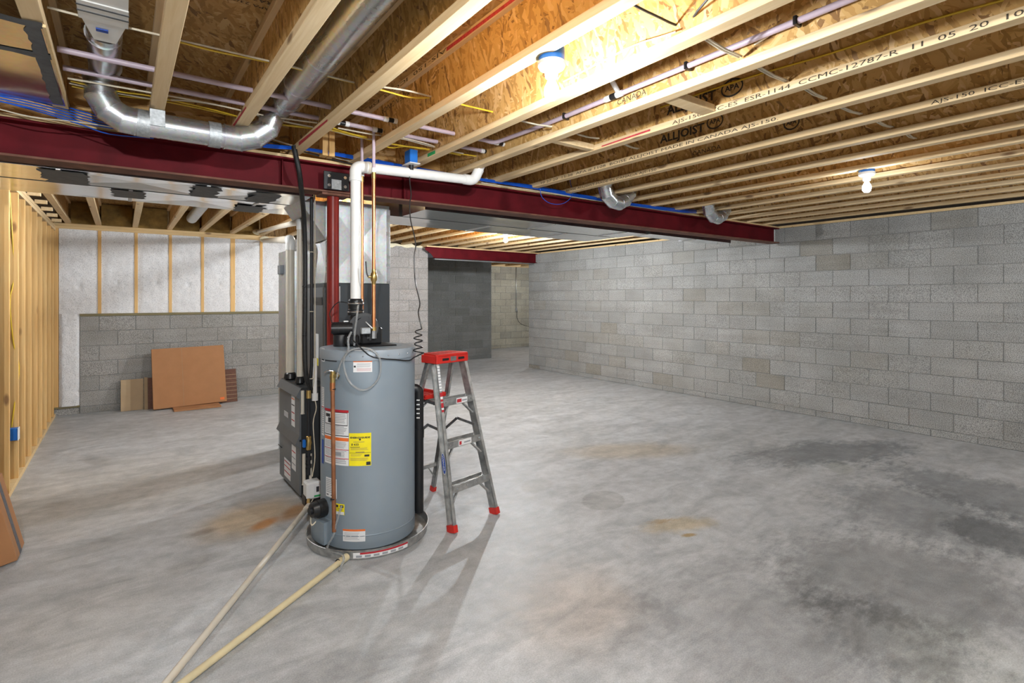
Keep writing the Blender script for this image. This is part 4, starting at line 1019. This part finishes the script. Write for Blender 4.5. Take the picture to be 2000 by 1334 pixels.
def fvent(px, X0Y, top, r, end, label):
    x, y = X0Y; t = thing('furnace_vent', (x, y, .866), label, 'pipe')
    E_ = V(end); T = V((x, y, top))
    MB().cyl((x, y, .868), (x, y, top - r * 1.4), r, 24).build('vertical_pipe', M['pvcg'], t)
    d = (E_ - T).normalized()
    MB().tube(fillet([T - V((0, 0, r * 2.6)), T, T + d * r * 2.6], r * 1.7, 8), r * 1.13, 24).build('elbow', M['pvc'], t)
    MB().cyl(T + d * r * 1.8, E_, r, 24).build('sloped_pipe', M['pvcg'], t)
    MB().lathe([(r, 0), (r * 1.5, .01), (r * 1.3, .05), (r, .06)], (x, y, .867), 20).build('flange_collar', M['black'], t)
    return t
fvent(566, (1.145, 4.70), 2.05, .0345, (1.83, 9.10, 2.47), 'thick plastic furnace vent pipe with elbow, nearer the insulated wall')
fvent(586, (1.146, 4.40), 2.165, .024, (1.72, 9.05, 2.60), 'thinner plastic furnace vent pipe with elbow, beside the black insulated line')
mb = MB().sphere((1.83, 9.10, 2.49), .07, 14, (1.1, .5, .8)); mb.sphere((1.72, 9.08, 2.60), .06, 14, (1.2, .5, .8)); mb.build('foam_seal', M['foam'], wb)
tp = thing('condensate_trap', atD(617, 760, 4.0), 'white plastic condensate trap hanging beside the gas pipe', 'pipe')
c0 = atD(615, 700, 4.02); MB().cyl(c0, V((c0.x, c0.y, atD(615, 768, 4.02).z)), .016, 16).build('tube', M['pvc'], tp)
c1 = V((c0.x, c0.y, atD(615, 768, 4.02).z)); MB().cyl(c1, c1 - V((0, 0, .055)), .023, 16).build('cup', M['pvc'], tp)
def stub(px, y0, y1, r, label, D=4.02):
    a = atD(px, y0, D); b = atD(px, y1, D); o = MB().tube([a, V((a.x, a.y, b.z)), V((a.x, a.y, b.z - .01))], [r, r, r * 1.25], 16).build('drain_stub', M['pvcg']); tag(o, label, 'pipe', None, 'thing')
stub(591, 763, 806, .0125, 'short white plastic pipe hanging on the dark furnace side')
stub(593.5, 886, 944, .0125, 'cream plastic pipe dropping into the condensate pump, nearer the furnace door')
stub(606.5, 886, 940, .0115, 'cream plastic pipe dropping into the condensate pump, nearer the water heater', 4.04)

# ---------------------------------------------------------------- step ladder
LO = V((1.962, 3.082, 0)); ex_, ny_ = V((.978, .208, 0)), V((-.208, .978, 0))
LM = Matrix(((ex_.x, ny_.x, 0, LO.x), (ex_.y, ny_.y, 0, LO.y), (0, 0, 1, 0), (0, 0, 0, 1)))
ld_ = thing('step_ladder', LO + ny_ * .3, 'aluminium stepladder with red top and red feet beside the water heater', 'ladder')
LH = 1.115
def beam_ab(a, b, wx, wy, xa=V((1, 0, 0)), ch=0):
    """bar from a to b (ladder space), wx along xa, wy across; ch = open channel wall"""
    a, b = V(a), V(b); d = (b - a).normalized(); x = (xa - d * xa.dot(d)).normalized(); y = d.cross(x)
    Mx = Matrix(((x.x, y.x, d.x, a.x), (x.y, y.y, d.y, a.y), (x.z, y.z, d.z, a.z), (0, 0, 0, 1)))
    mb = MB(); ln = (b - a).length
    if not ch: mb.box((-wx / 2, -wy / 2, 0), (wx / 2, wy / 2, ln), .001, LM @ Mx)
    else:
        s = 1 if ch > 0 else -1; t = .0035
        x0, x1 = (-wx / 2, wx / 2)
        xo = x0 if s > 0 else x1 - t
        mb.box((xo, -wy / 2, 0), (xo + t, wy / 2, ln), 0, LM @ Mx)
        mb.box((x0, -wy / 2, 0), (x1, -wy / 2 + t, ln), 0, LM @ Mx); mb.box((x0, wy / 2 - t, 0), (x1, wy / 2, ln), 0, LM @ Mx)
    return mb
fr = lambda s, z: V((s * (.205 - .072 * z / LH), .27 * z / LH, z))
rrr = lambda s, z: V((s * (.20 - .085 * z / LH), .685 - .33 * z / LH, z))
for s in (-1, 1):
    o = beam_ab(fr(s, .03), fr(s, LH), .026, .062, ch=s).build('front_rail', M['alu'], ld_)
    beam_ab(fr(s, .0), fr(s, .045), .036, .074).build('foot', M['redp'], o)
    o = beam_ab(rrr(s, .03), rrr(s, LH), .022, .036, ch=s).build('rear_rail', M['alu'], ld_)
    beam_ab(rrr(s, .0), rrr(s, .04), .032, .046).build('foot', M['redp'], o)
    # spreader: two flat links
    m = (fr(s, .66) + rrr(s, .60)) / 2 + V((-s * .015, 0, .02))
    so = beam_ab(fr(s, .63) + V((-s * .016, 0, 0)), m, .004, .02).build('spreader', M['alud'], ld_)
    beam_ab(m + V((-s * .003, 0, 0)), rrr(s, .50) + V((-s * .016, 0, 0)), .004, .02).build('spreader', M['alud'], ld_)
for i, z in enumerate((.285, .565, .845)):
    a, b = fr(-1, z), fr(1, z); mb = MB()
    mb.box((a.x + .012, a.y - .038, z - .022), (b.x - .012, a.y + .04, z - .018), .0, LM)
    mb.box((a.x + .012, a.y - .040, z - .045), (b.x - .012, a.y - .036, z + .004), .0, LM)
    mb.box((a.x + .012, a.y + .036, z - .030), (b.x - .012, a.y + .04, z + .002), .0, LM)
    for k in range(5): mb.box((a.x + .012, a.y - .03 + k * .014, z - .018), (b.x - .012, a.y - .024 + k * .014, z - .0145), 0, LM)
    so = mb.build('step', M['alu'], ld_)
    for k in range(4 if i == 0 else 2):
        u = a.x + .05 + k * .09 if i == 0 else a.x + .03 + k * (b.x - a.x - .06)
        MB().cyl(LM @ V((u, a.y - .0425, z - .02)), LM @ V((u, a.y - .040, z - .02)), .005, 8).build('rivet', M['chrome'], so)
    if i:
        l = MB().box((-.06 if i == 1 else -.02, a.y - .0415, z - .040), (.06 if i == 1 else .085, a.y - .040, z - .002), 0, LM).build('label', M['paper'], so)
        MB().box((-.055 if i == 1 else -.015, a.y - .0425, z - .034), (-.035 if i == 1 else .028, a.y - .0415, z - .010), 0, LM).build('label_band', M['lred'], l)
        MB().box((-.01 if i == 1 else .034, a.y - .0425, z - .028), (.05 if i == 1 else .08, a.y - .0415, z - .018), 0, LM).build('label_print', M['inkg'], l)
    br = beam_ab(fr(-1, z - .13) + V((.014, 0, 0)), V((a.x + .10, a.y, z - .03)), .010, .020).build('brace', M['alu'], so)
    beam_ab(fr(1, z - .13) + V((-.014, 0, 0)), V((b.x - .10, a.y, z - .03)), .010, .020).build('brace', M['alu'], so)
for z in (.24, .80):
    a, b = rrr(-1, z), rrr(1, z); so = MB().box((a.x + .01, a.y - .012, z - .015), (b.x - .01, a.y + .012, z + .015), .002, LM).build('rear_bar', M['alu'], ld_)
    beam_ab(rrr(-1, z - .12), V((a.x + .09, a.y, z - .01)), .008, .016).build('brace', M['alu'], so)
    beam_ab(rrr(1, z - .12), V((b.x - .09, a.y, z - .01)), .008, .016).build('brace', M['alu'], so)
# moulded top cap
mb = MB(); mb.prism([(-.152, .235), (-.137, .215), (.137, .215), (.152, .235), (.132, .39), (.118, .40), (-.118, .40), (-.132, .39)], .012, LM @ Matrix.Translation((0, 0, LH + .030)))
mb.box((-.152, .222, LH - .025), (.152, .236, LH + .032), .004, LM); mb.box((-.128, .385, LH - .012), (.128, .398, LH + .032), .004, LM)
mb.box((-.152, .225, LH - .025), (-.137, .395, LH + .032), .004, LM); mb.box((.137, .225, LH - .025), (.152, .395, LH + .032), .004, LM)
tc_ = mb.build('top_cap', M['redp'], ld_)
for k in range(6): MB().box((-.115 + k * .04, .26, LH + .0425), (-.095 + k * .04, .36, LH + .0445), .001, LM).build('tread_rib', M['redp'], tc_)
for x in (-.10, .05): MB().box((x, .2195, LH - .005), (x + .06, .2225, LH + .012), .001, LM).build('slot', M['black'], tc_)
MB().box((-.025, .2185, LH - .012), (.03, .2225, LH + .02), .001, LM).build('badge', M['alud'], tc_)
# folding paint shelf
mb = MB(); mb.box((-.17, .33, .832), (.03, .66, .840), .002, LM); mb.box((-.17, .33, .84), (-.158, .66, .862), .003, LM); mb.box((.018, .33, .84), (.03, .66, .862), .003, LM); mb.box((-.17, .648, .84), (.03, .66, .862), .003, LM); mb.box((-.17, .33, .84), (.03, .342, .862), .003, LM)
sh = mb.build('paint_shelf', M['redp'], ld_)
for k in range(5): MB().box((-.15 + k * .034, .36, .8405), (-.136 + k * .034, .63, .845), .001, LM).build('shelf_rib', M['redp'], sh)
beam_ab((-.12, .20, .80), (-.12, .66, .83), .012, .022).build('shelf_arm', M['alud'], ld_)
beam_ab((.115, .22, .82), (.135, .60, .72), .006, .020).build('shelf_arm', M['alud'], ld_)
# stickers on the left front rail
def rail_decal(z0, z1, m, name='label', w_=.05, lift=.033):
    a, b = fr(-1, z0), fr(-1, z1); mb = MB(); d = (b - a).normalized(); up_ = V((0, d.z, -d.y))
    n_ = V((0, -1, .0)) ; n_ = (n_ - d * n_.dot(d)).normalized()
    p = [a + n_ * lift + V((-.011, 0, 0)), a + n_ * lift + V((.011, 0, 0)), b + n_ * lift + V((.011, 0, 0)), b + n_ * lift + V((-.011, 0, 0))]
    return MB().quad(*[LM @ q for q in p]).build(name, M[m], ld_)
rail_decal(.90, 1.07, 'paper'); rail_decal(.83, .89, 'lred'); rail_decal(.76, .82, 'lred')
rail_decal(.845, .862, 'paper', lift=.0335); rail_decal(.775, .788, 'paper', lift=.0335)
for i in range(8): rail_decal(.91 + i * .02, .916 + i * .02, 'inkg', 'label_print', lift=.0335)
def side_decal(z0, z1, m, w0, lift):
    a, b = fr(-1, z0), fr(-1, z1); d = (b - a).normalized(); n_ = V((-1, 0, 0)); y_ = V((0, d.z, -d.y))
    x = -.0135 - lift
    n = 14; mb = MB(); c = (a + b) / 2; hl = (b - a).length / 2
    mb.quad(*[LM @ (c + V((x, 0, 0)) + d * (hl * sin(2 * pi * i / n)) + y_ * (w0 * cos(2 * pi * i / n))) for i in range(n)])
    return mb.build('maker_badge', M[m], ld_)
side_decal(.36, .50, 'paper', .022, .001); side_decal(.365, .495, 'lblue', .019, .0016)
mb = MB(); cB = fr(-1, .43); dB = (fr(-1, .5) - fr(-1, .36)).normalized(); yB = V((0, dB.z, -dB.y))
text_into(mb, 'WERNER', lambda u, v: LM @ (fr(-1, .485) + V((-.0135 - .0024, 0, 0)) - dB * u - yB * (v * .018 - .006)), 1.0, .02, .105)
mb.build('printed_text', M['paper'], ld_)

# ---------------------------------------------------------------- cardboard at the back wall
def board(name, x0, x1, h, y0, y1, t, label, m, z0=0.0, cat='cardboard', skew=0, bev=.004):
    """panel standing on its lower edge (y0) and leaning back to y1 at the top"""
    lean = math.asin(min(.9, (y1 - y0) / h)); Mx = Matrix.Translation((0, y0, z0)) @ Matrix.Rotation(-lean, 4, 'X')
    Mx = Matrix.Translation(((x0 + x1) / 2, 0, 0)) @ Mx @ Matrix.Rotation(skew, 4, 'Y')
    w2 = (x1 - x0) / 2
    o = MB().box((-w2, 0, 0), (w2, t, h), bev, Mx).build(name, m); tag(o, label, cat, None, 'thing'); return o, Mx, w2
o, Mx, w2 = board('cardboard_carton', .345, 1.245, .845, 8.74, 8.97, .05, 'large flat brown cardboard carton leaning on the half-height block wall', M['card'], .028, skew=R(-1.0))
MB().box((w2 - .085, -.002, .03), (w2 - .03, -.0005, .065), 0, Mx).build('label', M['lor'], o)
MB().box((-w2 * .2, -.0012, .002), (-w2 * .2 + .003, -.0004, .84), 0, Mx).build('crease', M['cardm'], o)
fsheet = MB().box((.57, 8.50, .001), (1.14, 8.82, .024), .002, None).build('cardboard_sheet', M['card']); tag(fsheet, 'flat cardboard sheet lying on the floor under the big carton', 'cardboard', None, 'thing')
o, Mx, w2 = board('leaning_board', -.015, .245, .43, 8.97, 9.06, .04, 'small pale two-tone panel leaning at the left of the big carton', M['cardl'], 0, 'panel')
MB().box((-w2 + .11, -.002, .002), (w2 - .002, -.0003, .428), 0, Mx).build('tan_strip', M['cardm'], o)  # darker tan part of the two-tone panel
o, Mx, w2 = board('wooden_slat_bundle', .262, .36, .44, 8.93, 9.04, .03, 'narrow dark brown slats standing behind the big carton at its left side', M['cardd'], 0, 'panel')
MB().box((-w2 - .012, -.006, 0), (-w2 + .03, .02, .45), .002, Mx).build('slat', M['cardm'], o)
o, Mx, w2 = board('dark_carton', 1.18, 1.40, .50, 8.83, 8.98, .10, 'dark brown carton standing behind the big carton at its right side', M['cardd'], 0)
for k in range(7): MB().box((-w2, -.002, .05 + k * .06), (w2, -.0003, .056 + k * .06), 0, Mx).build('edge_line', M['cardm'], o)
# carton leaning on the stud wall at the left edge
tl = R(12.5); Mx = Matrix.Translation((-.482, 0, 0)) @ Matrix.Rotation(-tl, 4, 'Y')
bx = MB().box((-.10, 4.18, .027), (0, 4.445, .50), .003, Mx).build('leaning_carton', M['card']); tag(bx, 'brown carton with grey tape leaning on the studs at the left edge', 'cardboard', None, 'thing')
MB().box((0, 4.27, .028), (.0012, 4.335, .498), 0, Mx).build('packing_tape', M['tapegrey'], bx)

# ---------------------------------------------------------------- electrical boxes, cables, plastic water lines
re = thing('ceiling_receptacle', (rc.x, rc.y, 2.50), 'blue box with white receptacle on a joist above the white vent pipe', 'outlet')
MB().box((rc.x - .03, rc.y - .045, 2.505), (rc.x + .03, rc.y + .045, 2.60), .004).build('box', M['bluep'], re)
MB().box((rc.x - .042, rc.y - .065, 2.498), (rc.x + .042, rc.y + .065, 2.505), .003).build('cover', M['whitep'], re)
MB().cyl((rc.x, rc.y, 2.498), (rc.x, rc.y, 2.462), .017, 14).build('plug', M['black'], re)
q = atX(30, 857, -.69)
sb = thing('stud_box', (-.67, st[1] - .07, q.z), 'blue electrical box on a stud of the left wall', 'outlet')
MB().box((-.765, st[1] - .105, q.z - .05), (-.698, st[1] - .040, q.z + .05), .004).build('box', M['bluep'], sb)
MB().box((-.698, st[1] - .110, q.z - .052), (-.692, st[1] - .035, q.z + .052), .002).build('mud_ring', M['whitep'], sb)
def cable(name, lst, r, m, label, Z=None, k=4, n=6, cat='cable', grp=None):
    o = MB().tube(curve(lst, k), r, n).build(name, M[m]); return tag(o, label, cat, grp, 'thing')
yy = st[1] - .06
cable('stud_cable', [(-.74, yy, q.z + .055), (-.72, yy + .03, q.z + .3), (-.70, yy + .05, q.z + .55), (-.73, yy + .02, q.z + .75), (-.75, yy, q.z + 1.1), (-.73, yy + .03, q.z + 1.35), (-.75, yy, 2.43)], .005, 'yelc', 'yellow cable climbing the studs from the blue box on the left wall')
ro = thing('wall_receptacle', atY(1008, 605, 13.29), 'grey receptacle box with conduit on the far block wall of the hall', 'outlet')
p = atY(1008, 605, 13.29)
MB().box((p.x - .035, 13.25, p.z - .06), (p.x + .035, 13.298, p.z + .06), .004).build('box', M['galvd'], ro)
MB().cyl((p.x, 13.285, p.z + .06), (p.x, 13.285, 2.53), .011, 10).build('conduit', M['galvd'], ro)
MB().tube(curve([V((p.x, 13.24, p.z - .02)), V((p.x + .02, 13.24, p.z - .3)), V((p.x + .2, 13.2, p.z - .48)), V((p.x + .6, 13.0, p.z - .56))]), .007, 6).build('cord', M['black'], ro)
# blue cable bundle along the top front of the beam
bun = thing('cable_bundle', (1.0, 3.76, 2.48), 'bundle of blue data cables clipped along the top of the beam', 'cable')
bp = [(-40, 182, 3.55), (80, 208, 3.60), (180, 236, 3.66), (260, 252, 3.74), (400, 270, 3.76), (525, 286, 3.75), (600, 292, 3.74), (690, 308, 3.73), (830, 334, 3.72), (945, 352, 3.70), (1040, 366, 3.70), (1120, 381, 3.70), (1230, 399, 3.68), (1330, 412, 3.67), (1375, 414, 3.67)]
for i in range(5):
    P_ = []
    for j, (x, y, Y) in enumerate(bp):
        sp_ = 1.0 if j < 4 else (.4 if j in (6, 9, 12) else .6)
        P_.append(atY(x, y + (i - 2.5) * 4.2 * sp_ * (2.0 if j < 3 else 1) * .6, Y - .004 * (i % 3)))
    MB().tube(curve(P_, 4), .0038, 6).build('cable', M['bluec'], bun)
MB().tube(curve([atY(x, y, 3.64) for x, y in ((1055, 368), (1058, 384), (1072, 396), (1092, 399), (1108, 393), (1119, 378), (1115, 362), (1113, 350))], 4), .003, 6).build('cable', M['bluec'], bun)
MB().tube(curve([atY(x, y, 3.62) for x, y in ((-20, 192), (90, 222), (160, 244), (215, 262), (300, 270))], 4), .0035, 6).build('cable', M['bluec'], bun)
MB().tube(curve([atY(x, y, 3.62) for x, y in ((-20, 208), (60, 228), (150, 238), (205, 246), (300, 262))], 4), .0035, 6).build('cable', M['whc'], bun)
for x, y in ((591, 286), (950, 352), (1046, 366)):
    q = atY(x, y, 3.725); MB().cyl(q - V((.004, 0, 0)), q + V((.004, 0, 0)), .02, 10).build('cable_tie', M['whitep'], bun)
for i, (ys, m) in enumerate((((268, 296, 316, 340), 'whc'), ((274, 301, 321, 345), 'blackm'))):
    cable('flat_cable', [atY(x, y, 3.80) for x, y in zip((520, 610, 690, 800), ys)], .005, m, ('pale cable lying on the beam behind the blue bundle', 'black cable lying on the beam behind the blue bundle')[i])
cable('flat_cable', [atY(x, y, 3.70) for x, y in ((940, 357), (1000, 366), (1080, 378), (1180, 394), (1300, 412))], .005, 'whc', 'pale cable under the blue bundle on the right half of the beam')
# violet plastic water lines through the joists
def waterline(lst, Y, Z, label, ends=()):
    t = thing('water_line', (0.5, Y, Z), label, 'pipe', 'violet water lines through the joists')
    xs = [atZ(x, y, Z).x for x, y in lst]
    MB().cyl((xs[0], Y, Z), (xs[-1], Y, Z), .0135, 14).build('pipe', M['pex'], t)
    for x in ends:
        MB().cyl((x - .045, Y, Z), (x - .015, Y, Z), .0165, 14).build('crimp_sleeve', M['whitep'], t)
        MB().cyl((x - .015, Y, Z), (x + .02, Y, Z), .0140, 14).build('coupling', M['black'], t)
        MB().cyl((x + .02, Y, Z), (x + .045, Y, Z), .0165, 14).build('crimp_sleeve', M['whitep'], t)
    return t
Zp = 2.645
YA = sum(atZ(x, y, Zp).y for x, y in ((115, 98), (304, 136), (483, 175), (647, 206), (770, 238))) / 5
YB = sum(atZ(x, y, Zp).y for x, y in ((126, 130), (297, 165), (472, 200), (623, 231), (735, 258))) / 5
waterline([(112, 97), (985, 285)], YA, Zp, 'violet plastic water line through the joists, farther from the beam', (atZ(760, 236, Zp).x, atZ(985, 285, Zp).x - .06))
waterline([(122, 129), (955, 300)], YB, Zp, 'violet plastic water line through the joists, nearer the beam', (atZ(668, 240, Zp).x, atZ(735, 258, Zp).x, atZ(955, 300, Zp).x - .05))
ly = thing('water_line', (JX[5] - .10, 2.0, 2.60), 'violet water lines clipped along a joist right of the bare bulb', 'pipe')
xl = JX[5] - .045
MB().tube(curve([V((xl - .12, YA, Zp)), V((xl - .06, YA - .03, Zp - .01)), V((xl - .02, YA - .16, 2.645)), V((xl, 2.5, 2.645)), V((xl, 2.0, 2.645)), V((xl, 1.0, 2.645)), V((xl, -.5, 2.645))], 5), .0135, 12).build('pipe', M['pex'], ly)
MB().tube([V((xl - .10, YA + .0, 2.74)), V((xl - .10, .0, 2.74))], .0135, 12).build('pipe', M['pex'], ly)
for y in (2.35, 1.5, 1.0, .75): MB().box((xl - .018, y - .008, 2.628), (xl + .03, y + .008, 2.664), .003).build('clip', M['black'], ly)
MB().cyl((xl, 1.90, 2.645), (xl, 2.02, 2.645), .0168, 12).build('tee_fitting', M['whitep'], ly)
MB().cyl((xl, 1.94, 2.645), (xl, 1.98, 2.645), .0175, 12).build('tee_band', M['black'], ly)
MB().cyl((xl, 1.92, 2.645), (xl - .10, 1.92, 2.74), .0135, 10).build('tee_branch', M['whitep'], ly)
# house wiring through the joists
def wires(lines_, Z, label, mats):
    t = thing('wiring_run', atZ(*lines_[0][0], Z), label, 'cable')
    for ln, m in zip(lines_, mats): MB().tube(curve([atZ(x, y, Z) for x, y in ln], 4), .0048, 6).build('cable', M[m], t)
    return t
wires([[(92, 14), (200, 42), (318, 70), (420, 94), (528, 120), (610, 140), (700, 163), (790, 176), (848, 190)], [(318, 73), (420, 100), (528, 122), (620, 144), (745, 176), (800, 190), (848, 192), (905, 205), (972, 221)]], 2.66, 'thin pale and yellow cables through the left joists, highest in the photo', ['whc', 'yelc'])
wires([[(132, 153), (220, 168), (300, 182), (400, 200), (520, 226), (620, 240)], [(135, 162), (220, 180), (300, 193), (380, 198), (460, 213), (530, 232), (620, 250)],
       [(138, 158), (230, 178), (300, 188), (420, 215), (500, 236), (600, 250), (655, 256), (716, 268)], [(140, 168), (230, 186), (310, 196), (420, 218), (520, 240), (640, 252), (680, 262), (718, 270)]], 2.62, 'loose yellow and white cables through the left joists below the water lines', ['whc', 'whc', 'yelc', 'yelc'])
wires([[(645, 254), (690, 266), (740, 274), (775, 269), (850, 288), (905, 300)], [(650, 250), (700, 266), (760, 288), (790, 286), (840, 292), (900, 303)], [(757, 280), (800, 287), (837, 293), (880, 298), (930, 305)], [(660, 250), (730, 263), (780, 268), (830, 280), (850, 287)]], 2.62, 'yellow and white cables sagging between joists above the white vent pipe', ['whc', 'yelc', 'yelc', 'whc'])
def bays(px_list, Z, label):
    t = thing('wiring_run', atZ(*px_list[0][0], Z), label, 'cable')
    for (a, b) in px_list:
        p, q = atZ(*a, Z), atZ(*b, Z)
        MB().tube([p, (p + q) / 2 - V((0, 0, .006)), q], .0045, 6).build('cable', M['whc'], t)
        MB().tube([p + V((0, .016, .004)), (p + q) / 2 + V((0, .02, 0)), q + V((0, .012, 0))], .0045, 6).build('cable', M['whc'], t)
    return t
bays([((1382, 75), (1448, 110)), ((1485, 132), (1540, 158)), ((1575, 172), (1615, 192)), ((1648, 210), (1684, 222)), ((1718, 238), (1745, 248)), ((1775, 262), (1790, 270))], 2.60, 'pale cables crossing joist bay after joist bay below the deck, right of the bulb')
bays([((1020, 236), (1078, 247)), ((1130, 262), (1170, 270)), ((1222, 282), (1248, 290))], 2.60, 'pale cables crossing the joist bays between bulb and beam')
for i, ln in enumerate(([(1235, 8), (1275, 28), (1335, 52), (1362, 22), (1385, -5)], [(1448, 108), (1462, 96), (1500, 70), (1508, 62)])):
    cable('loose_cable', [atZ(x, y, 2.64) for x, y in ln], .005, ('blackm', 'whc')[i], ('dark cable looped across the brightest joist bay near the top edge', 'pale cable hooked from joist up to a violet water line')[i])
cable('yellow_cable', [atX(x, y, JX[6] - .012) for x, y in ((1290, 210), (1450, 155), (1620, 105), (1800, 45), (1960, 0))], .005, 'yelc', 'yellow cable running along a joist web above the stamped lettering')
cable('grey_cable', [atX(x, y, JX[4] - .02) for x, y in ((1100, 160), (1180, 118), (1240, 88), (1290, 72), (1320, 62))], .0035, 'whc', 'thin pale cable running from the bulb along the next joist')
